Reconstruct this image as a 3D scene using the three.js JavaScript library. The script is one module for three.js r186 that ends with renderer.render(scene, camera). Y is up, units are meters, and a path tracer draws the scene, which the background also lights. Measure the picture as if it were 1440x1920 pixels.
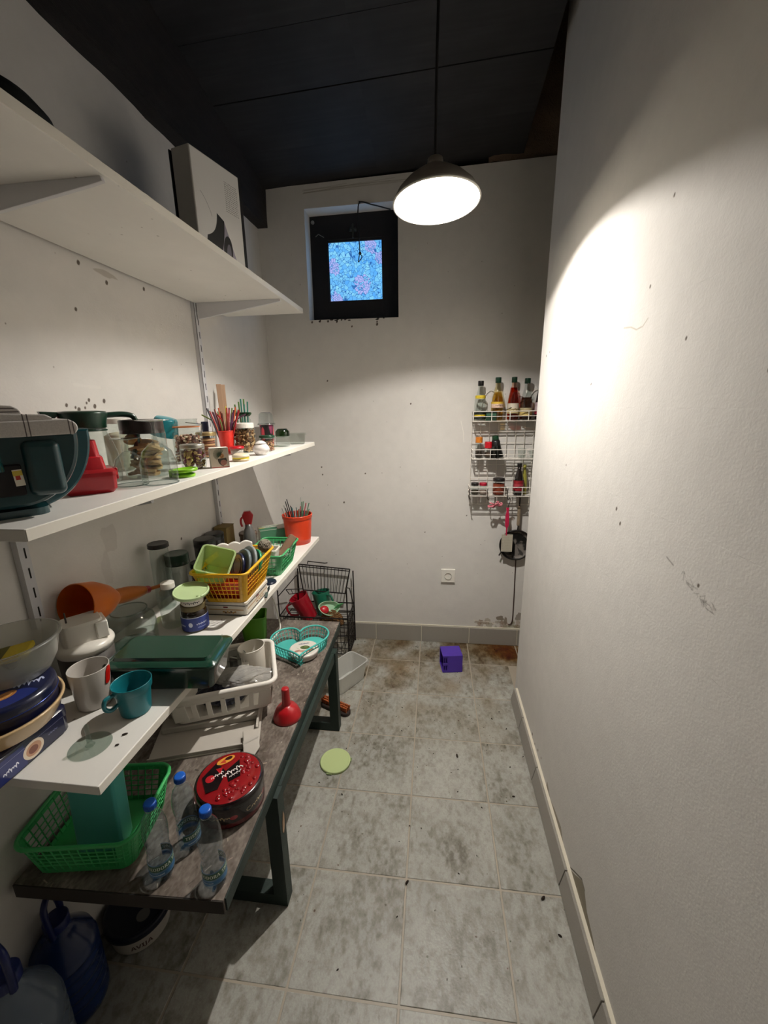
import * as THREE from 'three';
import { RoundedBoxGeometry } from 'three/addons/geometries/RoundedBoxGeometry.js';
import { mergeGeometries, mergeVertices, toCreasedNormals } from 'three/addons/utils/BufferGeometryUtils.js';
import { RectAreaLightUniformsLib } from 'three/addons/lights/RectAreaLightUniformsLib.js';

// ---------- camera, light, exposure ----------
RectAreaLightUniformsLib.init();
const scene = new THREE.Scene();
scene.background = new THREE.Color(0x000000);
const camera = new THREE.PerspectiveCamera(102.037, 1440 / 1920, 0.02, 30);
camera.position.set(0, 1.5093, 0);
camera.rotation.set(-0.250105, 0.122375, -0.017649, 'YXZ');
const renderer = new THREE.WebGLRenderer({ antialias: true });
renderer.toneMapping = THREE.LinearToneMapping;
renderer.toneMappingExposure = 1.06;
renderer.shadowMap.enabled = true;
const LAMP_POWER = 2.2, LAMP_DOWN = 5.6, LAMP_COLOR = 0xfffaf3;          // the bulb in the pendant shade
const WINDOW_GLOW = 1.05;                                // daylight behind the patterned pane

// ---------- helpers ----------
let seed = 20240611;
const rnd = () => { seed |= 0; seed = seed + 0x6D2B79F5 | 0; let t = Math.imul(seed ^ seed >>> 15, 1 | seed); t = t + Math.imul(t ^ t >>> 7, 61 | t) ^ t; return ((t ^ t >>> 14) >>> 0) / 4294967296; };
const rr = (a, b) => a + (b - a) * rnd();
const V = (x, y, z) => new THREE.Vector3(x, y, z);
const used = {};
function numbered(n) { if (!(n in used)) { used[n] = 0; return n; } used[n]++; return n + '_' + String(used[n]).padStart(3, '0'); }
function tag(o, label, category, group, kind) {
  if (label) o.userData.label = label;
  if (category) o.userData.category = category;
  if (group) o.userData.group = group;
  if (kind) o.userData.kind = kind;
  return o;
}
function thing(name, label, category, pos = [0, 0, 0], turn = 0, group) {
  const o = new THREE.Group(); o.name = numbered(name); scene.add(o);
  o.position.set(...pos); o.rotation.y = turn;
  return tag(o, label, category, group);
}
function part(parent, name, geo, mat, label) {
  const list = Array.isArray(geo) ? geo : [geo];
  const m = new THREE.Mesh(list.length > 1 ? merge(list) : list[0], mat);
  m.name = name; parent.add(m);
  if (label) m.userData.label = label;
  return m;
}
function single(name, geo, mat, label, category, pos = [0, 0, 0], turn = 0, group, kind) {
  const m = part(scene, numbered(name), geo, mat);
  m.position.set(...pos); m.rotation.y = turn;
  return tag(m, label, category, group, kind);
}
function dup(root, pos, turn, label, group) {
  const c = root.clone(); c.name = numbered(root.name.replace(/_\d+$/, '')); scene.add(c);
  c.position.set(...pos); if (turn !== undefined) c.rotation.y = turn;
  c.userData = { ...root.userData };
  if (label) c.userData.label = label;
  if (group) c.userData.group = group;
  return c;
}
function struct(name, geo, mat, parent) {
  const m = part(parent || scene, name, geo, mat);
  if (!parent) m.userData.kind = 'structure';
  return m;
}
function merge(list) {
  return mergeGeometries(list.map((g) => {
    const q = g.index ? g.toNonIndexed() : g.clone();
    for (const k of Object.keys(q.attributes)) if (!['position', 'normal', 'uv'].includes(k)) q.deleteAttribute(k);
    if (!q.attributes.uv) q.setAttribute('uv', new THREE.Float32BufferAttribute(new Float32Array(q.attributes.position.count * 2), 2));
    if (!q.attributes.normal) q.computeVertexNormals();
    return q;
  }), false);
}
const at = (g, x, y, z, rx = 0, ry = 0, rz = 0) => g.applyMatrix4(new THREE.Matrix4().compose(V(x, y, z), new THREE.Quaternion().setFromEuler(new THREE.Euler(rx, ry, rz, 'YXZ')), V(1, 1, 1)));
const rbox = (w, h, d, r = 0.002, n = 2) => new RoundedBoxGeometry(w, h, d, n, Math.min(r, w / 2.01, h / 2.01, d / 2.01));
const boxAt = (x0, x1, y0, y1, z0, z1) => new THREE.BoxGeometry(x1 - x0, y1 - y0, z1 - z0).translate((x0 + x1) / 2, (y0 + y1) / 2, (z0 + z1) / 2);
const cyl = (r0, r1, h, n = 24, open = false) => new THREE.CylinderGeometry(r1, r0, h, n, 1, open).translate(0, h / 2, 0);   // r0 bottom, r1 top, base at 0
const lathe = (pts, n = 36) => new THREE.LatheGeometry(pts.map((p) => new THREE.Vector2(Math.max(p[0], 1e-5), p[1])), n);
const disc = (r, y, n = 28) => new THREE.CircleGeometry(r, n).rotateX(-Math.PI / 2).translate(0, y, 0);
function bar(a, b, r, n = 6) {                                          // round wire between two points
  const p = V(...a), q = V(...b), d = q.clone().sub(p), L = d.length();
  const g = new THREE.CylinderGeometry(r, r, L, n, 1);
  g.applyQuaternion(new THREE.Quaternion().setFromUnitVectors(V(0, 1, 0), d.normalize()));
  return g.translate((a[0] + b[0]) / 2, (a[1] + b[1]) / 2, (a[2] + b[2]) / 2);
}
const wire = (pts, r, n = 6) => { const o = []; for (let i = 0; i + 1 < pts.length; i++) o.push(bar(pts[i], pts[i + 1], r, n)); return o; };
const tube = (pts, r, seg = 40, n = 8, closed = false) => new THREE.TubeGeometry(new THREE.CatmullRomCurve3(pts.map((p) => V(...p)), closed, 'centripetal'), seg, r, n, closed);
function rrect(a, b, r, k = 5) {                                        // rounded rectangle loop, half sizes a (x) and b (z)
  r = Math.min(r, a, b); const o = [];
  for (const [cx, cz, s] of [[a - r, b - r, 0], [-(a - r), b - r, 1], [-(a - r), -(b - r), 2], [a - r, -(b - r), 3]])
    for (let i = 0; i <= k; i++) { const t = (s + i / k) * Math.PI / 2; o.push([cx + r * Math.cos(t), cz + r * Math.sin(t)]); }
  return o;
}
// a shell through loops of equal length; each section is [loop, y]; capped at the ends when asked
function loft(sections, capStart = true, capEnd = true, crease = 0.7) {
  const pos = [], n = sections[0][0].length;
  const P = (s, i) => [s[0][(i + n) % n][0], s[1], s[0][(i + n) % n][1]];
  const tri = (a, b, c) => pos.push(...a, ...b, ...c);
  for (let k = 0; k + 1 < sections.length; k++) for (let i = 0; i < n; i++) {
    const a = P(sections[k], i), b = P(sections[k], i + 1), c = P(sections[k + 1], i + 1), d = P(sections[k + 1], i);
    tri(a, c, b); tri(a, d, c);
  }
  const cap = (s, up) => { const c = [0, s[1], 0]; for (let i = 0; i < n; i++) { c[0] += s[0][i][0] / n; c[2] += s[0][i][1] / n; } for (let i = 0; i < n; i++) up ? tri(c, P(s, i + 1), P(s, i)) : tri(c, P(s, i), P(s, i + 1)); };
  if (capStart) cap(sections[0], false);
  if (capEnd) cap(sections[sections.length - 1], true);
  const g = new THREE.BufferGeometry(); g.setAttribute('position', new THREE.Float32BufferAttribute(pos, 3));
  return toCreasedNormals(g, crease);
}
// an open box with rounded corners and wall thickness t: [a, b] half sizes at the base and at the rim
function openBox(a0, b0, a1, b1, h, r, t, lip = 0) {
  const s = [[rrect(a0 - 0.004, b0 - 0.004, r), 0], [rrect(a0, b0, r), 0.004], [rrect(a1, b1, r), h - (lip ? 0.006 : 0)]];
  if (lip) s.push([rrect(a1 + lip, b1 + lip, r + lip), h - 0.006], [rrect(a1 + lip, b1 + lip, r + lip), h]);
  else s.push([rrect(a1, b1, r), h]);
  s.push([rrect(a1 - t, b1 - t, Math.max(r - t, 0.001)), h], [rrect(a0 - t, b0 - t, Math.max(r - t, 0.001)), t]);
  return loft(s, true, true);
}
const bowl = (r0, r1, h, t, n = 40) => lathe([[0, 0], [r0, 0], [r0 + (r1 - r0) * 0.35, h * 0.2], [r1, h], [r1 - t, h], [r0 + (r1 - r0) * 0.35 - t, h * 0.2 + t], [r0 - t, t], [0, t]], n);
// basket of bars: loops lo (base) and hi (rim) as [x, z] lists of equal length
function latticeBars(lo, hi, y0, y1, every, levels, r) {
  const o = [], n = lo.length, L = (f) => lo.map((p, i) => [p[0] + (hi[i][0] - p[0]) * f, y0 + (y1 - y0) * f, p[1] + (hi[i][1] - p[1]) * f]);
  const per = []; let sum = 0;
  for (let i = 0; i < n; i++) { per.push(sum); sum += Math.hypot(hi[(i + 1) % n][0] - hi[i][0], hi[(i + 1) % n][1] - hi[i][1]); }
  const m = Math.round(sum / every), pt = (loop, s) => { let i = n - 1; while (per[i] > s) i--; const e = (i + 1 < n ? per[i + 1] : sum) - per[i], f = e ? (s - per[i]) / e : 0, a = loop[i], b = loop[(i + 1) % n]; return a.map((v, k) => v + (b[k] - v) * f); };
  const A = L(0), B = L(1);
  for (let k = 0; k < m; k++) o.push(bar(pt(A, k / m * sum), pt(B, k / m * sum), r, 4));
  for (const f of levels) { const C = L(f); for (let i = 0; i < n; i++) { const a = C[i], b = C[(i + 1) % n]; if (Math.hypot(a[0] - b[0], a[2] - b[2]) > 1e-4) o.push(bar(a, b, r, 4)); } }
  return o;
}
const ring = (loop, y, r, n = 8) => new THREE.TubeGeometry(new THREE.CatmullRomCurve3(loop.filter((p, i) => i === 0 || Math.hypot(p[0] - loop[i - 1][0], p[1] - loop[i - 1][1]) > 1e-3).map((p) => V(p[0], y, p[1])), true, 'catmullrom', 0.1), 96, r, n, true);
const slabOf = (loop, y0, y1) => loft([[loop, y0], [loop, y1]]);
function polyShape(pts) { const s = new THREE.Shape(); pts.forEach((p, i) => i ? s.lineTo(p[0], p[1]) : s.moveTo(p[0], p[1])); s.closePath(); return s; }
const extrude = (pts, d, bev = 0) => new THREE.ExtrudeGeometry(Array.isArray(pts) ? polyShape(pts) : pts, { depth: d, bevelEnabled: bev > 0, bevelSize: bev, bevelThickness: bev, bevelSegments: 2, curveSegments: 16 });
function worldUV(g, ax, a0, a1, bx, b0, b1) {
  const p = g.attributes.position, uv = new Float32Array(p.count * 2);
  for (let i = 0; i < p.count; i++) { uv[2 * i] = (p.array[3 * i + ax] - a0) / (a1 - a0); uv[2 * i + 1] = (p.array[3 * i + bx] - b0) / (b1 - b0); }
  g.setAttribute('uv', new THREE.BufferAttribute(uv, 2)); return g;
}
// noise and textures
const H = (x, y, s) => { let h = Math.imul(x, 374761393) ^ Math.imul(y, 668265263) ^ Math.imul(s, 2147483647 - 58); h = Math.imul(h ^ h >>> 13, 1274126177); return ((h ^ h >>> 16) >>> 0) / 4294967296; };
function vn(x, y, s = 1) { const i = Math.floor(x), j = Math.floor(y); let u = x - i, v = y - j; u = u * u * (3 - 2 * u); v = v * v * (3 - 2 * v); return (H(i, j, s) * (1 - u) + H(i + 1, j, s) * u) * (1 - v) + (H(i, j + 1, s) * (1 - u) + H(i + 1, j + 1, s) * u) * v; }
const fbm = (x, y, o = 4, s = 1) => { let a = 0.5, t = 0; for (let k = 0; k < o; k++) { t += a * vn(x, y, s + k); x *= 2.03; y *= 2.03; a *= 0.5; } return t / (1 - Math.pow(0.5, o)); };
function canvasTex(w, h, draw, srgb = true) {
  const c = document.createElement('canvas'); c.width = w; c.height = h;
  draw(c.getContext('2d'), w, h);
  const t = new THREE.CanvasTexture(c); t.wrapS = t.wrapT = THREE.RepeatWrapping; t.magFilter = THREE.LinearFilter;
  if (srgb) t.colorSpace = THREE.SRGBColorSpace;
  return t;
}
function paint(ctx, w, h, f) {                                         // f(x, y) -> [r, g, b] over the whole canvas
  const im = ctx.createImageData(w, h), d = im.data;
  for (let y = 0, k = 0; y < h; y++) for (let x = 0; x < w; x++, k += 4) { const c = f(x, y); d[k] = c[0]; d[k + 1] = c[1]; d[k + 2] = c[2]; d[k + 3] = 255; }
  ctx.putImageData(im, 0, 0);
}
const MS = (color, rough = 0.6, o = {}) => new THREE.MeshStandardMaterial({ color, roughness: rough, ...o });
const MP = (color, rough, o = {}) => new THREE.MeshPhysicalMaterial({ color, roughness: rough, ...o });
const glassM = (color = 0xf4f8f6, rough = 0.02) => MP(color, rough, { transmission: 1, thickness: 0, ior: 1.5, side: THREE.DoubleSide });
const cloudy = (color, tr = 0.55, rough = 0.35) => MP(color, rough, { transmission: tr, thickness: 0, ior: 1.4, side: THREE.DoubleSide });
const plastic = (color, rough = 0.35) => MP(color, rough, { clearcoat: 0.25, clearcoatRoughness: 0.3 });
const MAT = {
  glass: glassM(0xeef2f0), greenGlass: glassM(0x7fa884), film: glassM(0xeef4f8, 0.12),
  whiteLam: MS(0xe3ded2, 0.42), white: plastic(0xe2ddd2), whiteCeramic: MP(0xe4ddd8, 0.18, { clearcoat: 0.6, clearcoatRoughness: 0.1 }), cream: MP(0xd2b98f, 0.3, { clearcoat: 0.4 }),
  rail: MS(0xc9c8ca, 0.5), slot: MS(0x15110c, 0.9), steel: MP(0x3c4240, 0.55, { metalness: 0.3 }), blackWire: MS(0x1b1512, 0.5, { metalness: 0.3 }), darkWire: MS(0x2a2420, 0.45, { metalness: 0.5 }), whiteWire: MS(0xe6e0d6, 0.4), chrome: MP(0xb9bab8, 0.2, { metalness: 1 }),
  black: plastic(0x121010, 0.4), navy: MP(0x0d1436, 0.3, { clearcoat: 0.7, clearcoatRoughness: 0.15 }), brownLid: plastic(0x24150f, 0.35), dkGreen: plastic(0x08301f, 0.3), forest: plastic(0x0d3a22, 0.35), green: plastic(0x1f7a3e, 0.35), red: plastic(0xb8101f, 0.35), crimson: plastic(0xa00a18, 0.3), orangeRed: plastic(0xd23610, 0.4), blueCap: plastic(0x0f57b8, 0.35), gold: MP(0xa58f62, 0.35, { metalness: 0.7 }), tinMetal: MP(0xa9a59a, 0.35, { metalness: 0.8 }), mint: plastic(0xb6cc96, 0.45), lime: plastic(0x86c41f, 0.35), tealCup: plastic(0x0f6f78, 0.35), teal: plastic(0x2fa39a, 0.4), yellow: plastic(0xd9a60c, 0.4), wood: MS(0x8b6a4c, 0.75), darkGrey: plastic(0x46423e, 0.5), grey: plastic(0x8f8b85, 0.5),
};
// ---------- room shell ----------
const XL = -0.965, XR = 0.4535, ZB = -2.463, ZP = -1.987, ZF = 0.9, XN = 1.15, TOP = 3.42;
const ceilY = (x, z) => 2.68 + 0.053 * x + 0.14 * (z - ZB);
const plaster = (tone, f) => (x, y) => {
  const a = fbm(x * 2.1, y * 2.1, 4, 3), b = fbm(x * 26, y * 26, 3, 9), k = 0.955 + 0.06 * a + 0.03 * (b - 0.5); const e = f ? f(x, y) : 1;
  return [tone[0] * k * e, tone[1] * k * e, tone[2] * k * e];
};
function wallTex(a0, a1, b0, b1, ppm, tone, extra, shade) {             // a to the right in the texture, b up
  const w = Math.min(2048, Math.round(Math.abs(a1 - a0) * ppm)), h = Math.min(2048, Math.round((b1 - b0) * ppm));
  return canvasTex(w, h, (c) => {
    const f = plaster(tone, shade); paint(c, w, h, (x, y) => f(a0 + (a1 - a0) * x / w, b1 - (b1 - b0) * y / h));
    const X = (a) => (a - a0) / (a1 - a0) * w, Y = (b) => (b1 - b) / (b1 - b0) * h;
    extra(c, X, Y, h / (b1 - b0));
  });
}
const specks = (c, X, Y, s, list, col = 'rgba(60,48,38,.75)') => { for (const [a, b, r] of list) { c.fillStyle = col; c.beginPath(); c.ellipse(X(a), Y(b), r * s, r * s * 1.3, 0.4, 0, 7); c.fill(); } };
const scratch = (c, X, Y, s, pts, w, col) => { c.strokeStyle = col; c.lineWidth = w * s; c.lineCap = 'round'; c.beginPath(); pts.forEach((p, i) => i ? c.lineTo(X(p[0]), Y(p[1])) : c.moveTo(X(p[0]), Y(p[1]))); c.stroke(); };
const blob = (c, X, Y, s, a, b, ra, rb, col, n = 14) => { c.fillStyle = col; c.beginPath(); for (let i = 0; i < n; i++) { const t = i / n * 6.2832, k = rr(0.65, 1.1); const px = X(a + ra * k * Math.cos(t)), py = Y(b + rb * k * Math.sin(t)); i ? c.lineTo(px, py) : c.moveTo(px, py); } c.closePath(); c.fill(); };
const wallTone = [217, 213, 207];
const plasterBump = canvasTex(512, 512, (c, w, h) => paint(c, w, h, (x, y) => { const v = 128 + 70 * (fbm(x / 9, y / 9, 3, 5) - 0.5) + 90 * (fbm(x / 60, y / 60, 2, 6) - 0.5); return [v, v, v]; }), false);
const bumpFor = (rx, ry) => { const t = plasterBump.clone(); t.repeat.set(rx, ry); t.needsUpdate = true; return t; };
const wallM = (map, rx, ry) => MS(0xffffff, 0.88, { map, bumpMap: bumpFor(rx, ry), bumpScale: 0.0009 });

// back wall with the small window opening
const WX0 = -0.706, WX1 = -0.203, WY0 = 1.985, WY1 = 2.53;
{
  const s = polyShape([[XL - 0.15, 0], [XN + 0.15, 0], [XN + 0.15, 2.695], [XL - 0.15, 2.63]]);
  const h = new THREE.Path(); h.moveTo(WX0, WY0); h.lineTo(WX0 + 0.004, WY1); h.lineTo(WX1, WY1 + 0.006); h.lineTo(WX1, WY0 - 0.004); h.closePath(); s.holes.push(h);
  const g = new THREE.ExtrudeGeometry(s, { depth: 0.16, bevelEnabled: false }); g.translate(0, 0, ZB - 0.16);
  worldUV(g, 0, XL, XN, 1, 0, 2.75);
  const map = wallTex(XL, XN, 0, 2.75, 720, wallTone, (c, X, Y, k) => {
    specks(c, X, Y, k, [[-0.413, 1.115, 0.004], [-0.552, 0.934, 0.005], [-0.683, 1.154, 0.004], [-0.679, 1.108, 0.004], [-0.137, 1.52, 0.004], [0.384, 1.249, 0.004], [-0.465, 1.944, 0.004], [-0.323, 1.963, 0.004], [-0.323, 1.95, 0.006], [-0.62, 1.657, 0.004], [-0.692, 1.974, 0.005], [-0.646, 1.977, 0.005], [-0.6, 1.974, 0.004], [-0.55, 1.97, 0.004], [-0.05, 0.75, 0.003], [0.2, 0.86, 0.003]]);
    for (let i = 0; i < 60; i++) specks(c, X, Y, k, [[rr(-0.9, 0.5), rr(0.3, 2.5), rr(0.001, 0.0022)]], 'rgba(70,58,48,.5)');
    for (let i = 0; i < 16; i++) blob(c, X, Y, k, rr(-0.71, -0.21), rr(1.974, 1.986), rr(0.004, 0.014), 0.004, 'rgba(25,20,18,.8)', 8);
    for (let i = 0; i < 30; i++) { const a = rr(0.3, 0.6); blob(c, X, Y, k, a, rr(0.1, 0.16), rr(0.01, 0.035), rr(0.008, 0.03), `rgba(${96 + rr(0, 30)},${80 + rr(0, 20)},62,.3)`); }
    blob(c, X, Y, k, 0.43, 0.185, 0.03, 0.018, 'rgba(120,108,90,.8)'); blob(c, X, Y, k, 0.465, 0.165, 0.012, 0.035, 'rgba(125,112,94,.75)'); blob(c, X, Y, k, 0.55, 0.2, 0.03, 0.03, 'rgba(110,98,84,.6)');
    scratch(c, X, Y, k, [[0.27, 0.165], [0.31, 0.152], [0.36, 0.156], [0.4, 0.145]], 0.006, 'rgba(232,226,214,.9)');
    scratch(c, X, Y, k, [[0.28, 0.158], [0.33, 0.147], [0.38, 0.149]], 0.003, 'rgba(120,104,86,.8)');
    blob(c, X, Y, k, 0.515, 0.07, 0.03, 0.05, 'rgba(96,44,24,.5)');
    for (let i = 0; i < 8; i++) scratch(c, X, Y, k, [[-0.705 + rr(0, 0.01), 2.6 + rr(0, 0.02)], [-0.4 + rr(-.2, .4), 2.62 + rr(0, 0.02)]], 0.003, 'rgba(150,140,126,.35)');
    scratch(c, X, Y, k, [[0.15, 1.42], [0.165, 1.36], [0.17, 1.3]], 0.003, 'rgba(240,236,226,.8)');
  });
  struct('wall_back', g, wallM(map, 7, 9));
  const rough = MS(0x75604e, 0.95, { bumpMap: bumpFor(5, 3), bumpScale: 0.012 });
  // unplastered masonry above the back wall, seen through the gap beside the ceiling boards
  const g2 = new THREE.PlaneGeometry(1.4, 0.8, 60, 34), p = g2.attributes.position;
  for (let i = 0; i < p.count; i++) p.setZ(i, 0.05 * fbm(p.getX(i) * 9, p.getY(i) * 9, 3, 17));
  g2.computeVertexNormals(); g2.translate(0.95, 3.07, ZB - 0.035);
  struct('wall_rubble', [g2, boxAt(XL - 0.15, XN + 0.15, 2.6, TOP, ZB - 0.2, ZB - 0.045)], rough);
}
// left wall
{
  const g = worldUV(boxAt(XL - 0.15, XL, 0, TOP, ZB - 0.16, ZF), 2, 0.4, ZB, 1, 0, 2.5);
  const map = wallTex(0.4, ZB, 0, 2.5, 620, wallTone, (c, X, Y, k) => {
    specks(c, X, Y, k, [[-1.151, 1.901, 0.005], [-1.113, 1.777, 0.004], [-1.246, 1.876, 0.005], [-1.414, 1.9, 0.005], [-1.155, 1.538, 0.005], [-1.023, 1.526, 0.004], [-1.06, 1.514, 0.005], [-1.117, 1.523, 0.005], [-1.1, 1.54, 0.004], [-1.082, 1.519, 0.003], [-1.09, 1.532, 0.003], [-1.05, 1.52, 0.003], [-1.421, 1.027, 0.004]]);
    for (let i = 0; i < 40; i++) specks(c, X, Y, k, [[rr(-2.4, -0.4), rr(0.3, 2.4), rr(0.001, 0.002)]], 'rgba(70,58,48,.5)');
    blob(c, X, Y, k, -0.86, 1.9, 0.06, 0.012, 'rgba(120,110,96,.35)'); blob(c, X, Y, k, -1.25, 1.9, 0.05, 0.01, 'rgba(150,140,124,.4)');
    blob(c, X, Y, k, -1.08, 1.14, 0.035, 0.05, 'rgba(90,80,70,.10)'); blob(c, X, Y, k, -1.05, 1.05, 0.02, 0.06, 'rgba(90,80,70,.07)');
    scratch(c, X, Y, k, [[-1.06, 1.58], [-1.15, 1.575]], 0.008, 'rgba(226,222,214,.3)');
  });
  struct('wall_left', g, wallM(map, 10, 11));
}
// right wall: a thick partition that ends before the back wall
{
  const g = boxAt(XR, XN + 0.15, 0, TOP, ZP, ZF), gp = g.attributes.position; for (let i = 0; i < gp.count; i++) if (gp.getX(i) < 0.6) gp.setX(i, 0.4475 + 0.0068 * gp.getY(i)); g.computeVertexNormals(); worldUV(g, 2, ZP, 0.2, 1, 0, TOP);
  const map = wallTex(ZP, 0.2, 0, TOP, 590, wallTone, (c, X, Y, k) => {
    specks(c, X, Y, k, [[-0.879, 1.621, 0.003], [-1.344, 1.562, 0.003], [-1.9, 1.7, 0.004], [-1.85, 1.71, 0.003], [-1.5, 1.3, 0.003], [-0.66, 1.55, 0.004], [-1.0, 1.9, 0.003], [-1.05, 1.75, 0.003], [-0.72, 1.2, 0.003], [-1.07, 1.25, 0.004], [-1.04, 1.22, 0.004]]);
    for (let i = 0; i < 34; i++) { const t = rnd(); scratch(c, X, Y, k, [[-0.77 + t * 0.09 + rr(-0.01, 0.01), 1.205 - t * 0.03 + rr(-.008, .008)], [-0.765 + t * 0.09 + rr(-0.012, 0.012), 1.2 - t * 0.03 + rr(-.008, .008)]], 0.0016, 'rgba(80,74,68,.4)'); }
    scratch(c, X, Y, k, [[-0.825, 1.213], [-0.8, 1.206]], 0.003, 'rgba(110,104,96,.6)'); scratch(c, X, Y, k, [[-0.68, 1.187], [-0.668, 1.18]], 0.002, 'rgba(110,104,96,.6)');
    scratch(c, X, Y, k, [[-1.16, 1.685], [-1.12, 1.68], [-1.09, 1.67], [-1.06, 1.672], [-1.04, 1.685]], 0.003, 'rgba(176,168,154,.8)');
    scratch(c, X, Y, k, [[-0.62, 1.62], [-0.6, 1.61]], 0.003, 'rgba(110,104,96,.6)');
    // plaster fallen off above the skirting
    const dmg = (list, col) => { c.fillStyle = col; c.beginPath(); list.forEach((p, i) => i ? c.lineTo(X(p[0]), Y(p[1])) : c.moveTo(X(p[0]), Y(p[1]))); c.closePath(); c.fill(); };
    dmg([[-1.37, 0.02], [-1.35, 0.1], [-1.3, 0.075], [-1.24, 0.09], [-1.17, 0.1], [-1.12, 0.06], [-1.1, 0.02]], '#a39a8a');
    dmg([[-1.12, 0.02], [-1.08, 0.05], [-1.02, 0.1], [-0.975, 0.145], [-0.95, 0.14], [-0.92, 0.105], [-0.87, 0.09], [-0.82, 0.06], [-0.78, 0.02]], '#8f8775');
    for (let i = 0; i < 60; i++) blob(c, X, Y, k, rr(-1.35, -0.8), rr(0.02, 0.07), rr(0.005, 0.02), rr(0.004, 0.012), `rgba(${100 + rr(0, 60)},${94 + rr(0, 50)},${76 + rr(0, 40)},.5)`, 8);
    scratch(c, X, Y, k, [[-1.12, 0.03], [-1.08, 0.055], [-1.03, 0.1], [-0.975, 0.148], [-0.95, 0.142]], 0.004, 'rgba(60,52,40,.8)');
    specks(c, X, Y, k, [[-1.6, 0.09, 0.006], [-1.55, 0.085, 0.004], [-1.5, 0.1, 0.005], [-1.45, 0.11, 0.004]], 'rgba(110,98,80,.8)');
  });
  struct('wall_right', g, wallM(map, 10, 16));
}
struct('wall_niche', boxAt(XN, XN + 0.15, 0, TOP, ZB - 0.16, ZP + 0.1), MS(0xd8d2c8, 0.9));
struct('wall_front', boxAt(XL - 0.15, XN + 0.15, 0, TOP, ZF, ZF + 0.15), MS(0xcfc9be, 0.9));
// floor: grout bed and single tiles
const TS = 0.302, TX0 = -0.0729, TZ0 = -2.230;
{
  const floor = struct('floor', boxAt(XL - 0.15, XN + 0.15, -0.14, -0.0016, ZB - 0.16, ZF + 0.15), MP(0x9c9282, 0.5));
  const map = canvasTex(1536, 2048, (c, w, h) => {
    const x0 = XL, x1 = 0.65, z0 = ZB, z1 = -0.3;
    paint(c, w, h, (px, py) => {
      const x = x0 + (x1 - x0) * px / w, z = z0 + (z1 - z0) * py / h;
      const ti = Math.floor((x - TX0) / TS), tj = Math.floor((z - TZ0) / TS), o = H(ti, tj, 5) * 40;
      const big = fbm(x * 9 + o, z * 7 + o, 4, 21), mid = fbm(x * 64 + o, z * 44, 5, 33), fine = fbm(x * 130, z * 95 + o, 4, 35), gr = fbm(x * 420, z * 420, 2, 41);
      let k = 149 + (H(ti, tj, 8) - 0.5) * 8 + (big - 0.5) * 26 + (gr - 0.5) * 18, br = 0;
      const m = Math.max(0, 0.6 - mid) * 2.6 * Math.max(0, 0.95 - big) + Math.max(0, 0.5 - fine) * 0.7; k += 6 - Math.min(m, 1) * 62; br += Math.min(m, 1) * 5;
      const dirt = Math.max(0, 1 - (z - ZB) / 0.95) * Math.max(0, fbm(x * 10, z * 10, 5, 55) - 0.28) * 2.0; k -= dirt * 74; br += dirt * 18;
      const rust = Math.exp(-(((x - 0.47) / 0.13) ** 2 + ((z + 2.38) / 0.1) ** 2)) * (0.5 + fbm(x * 40, z * 40, 3, 61)); const q = Math.min(1, rust);
      const spot = Math.exp(-(((x + 0.16) / 0.09) ** 2 + ((z + 2.14) / 0.07) ** 2)) * 0.5 * fbm(x * 50, z * 50, 3, 71);
      k -= q * 100 + spot * 40; br += q * 44 + spot * 26;
      return [k + br * 0.9, k - 1, k - br * 0.9 - 9];
    });
    const X = (a) => (a - x0) / (x1 - x0) * w, Y = (z) => (z - z0) / (z1 - z0) * h;
    for (let i = 0; i < 150; i++) { const z = ZB + 1.7 * rnd() ** 1.6; c.fillStyle = `rgba(${40 + rr(0, 30)},${30 + rr(0, 20)},22,${rr(.4, .9)})`; c.beginPath(); c.ellipse(X(rr(-0.5, 0.44)), Y(z), rr(0.8, 3.2), rr(0.8, 3.5), rr(0, 3), 0, 7); c.fill(); }
    for (let i = 0; i < 70; i++) { c.fillStyle = `rgba(70,22,12,${rr(.3, .8)})`; c.beginPath(); c.ellipse(X(0.47 + rr(-.12, .06)), Y(ZB + rr(0, .15)), rr(1, 7), rr(1, 4), rr(0, 3), 0, 7); c.fill(); }
    c.strokeStyle = 'rgba(120,60,24,.45)'; c.lineWidth = 5; c.beginPath(); c.moveTo(X(-0.37), Y(-1.93)); c.lineTo(X(-0.376), Y(-1.66)); c.stroke();
  });
  map.wrapS = map.wrapT = THREE.ClampToEdgeWrapping;
  const tileBump = bumpFor(6, 8);
  const tileM = MP(0xffffff, 0.42, { map, bumpMap: tileBump, bumpScale: 0.0012, specularIntensity: 0.7 });
  let mirrored = 0;
  for (let i = -3; i <= 4; i++) for (let j = -1; j <= 10; j++) {
    const x0 = Math.max(XL + 0.001, TX0 + i * TS + 0.003), x1 = Math.min(i < 2 ? XR - 0.001 : XN - 0.001, TX0 + (i + 1) * TS - 0.003), xa = x0, xb = (TZ0 + (j + 1) * TS > ZP) ? Math.min(x1, XR - 0.001) : Math.min(TX0 + (i + 1) * TS - 0.003, XN - 0.001);
    const z0 = Math.max(ZB + 0.001, TZ0 + j * TS + 0.003), z1 = Math.min(ZF - 0.001, TZ0 + (j + 1) * TS - 0.003);
    if (xb - xa < 0.02 || z1 - z0 < 0.02) continue;
    const dy = (H(i, j, 90) - 0.5) * 0.0008;
    const g = new RoundedBoxGeometry(xb - xa, 0.02, z1 - z0, 1, 0.0018); g.translate((xa + xb) / 2, -0.01 + dy, (z0 + z1) / 2);
    worldUV(g, 0, XL, 0.65, 2, -0.3, ZB); 
    part(floor, 'tile', g, tileM); mirrored++;
  }
}
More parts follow.
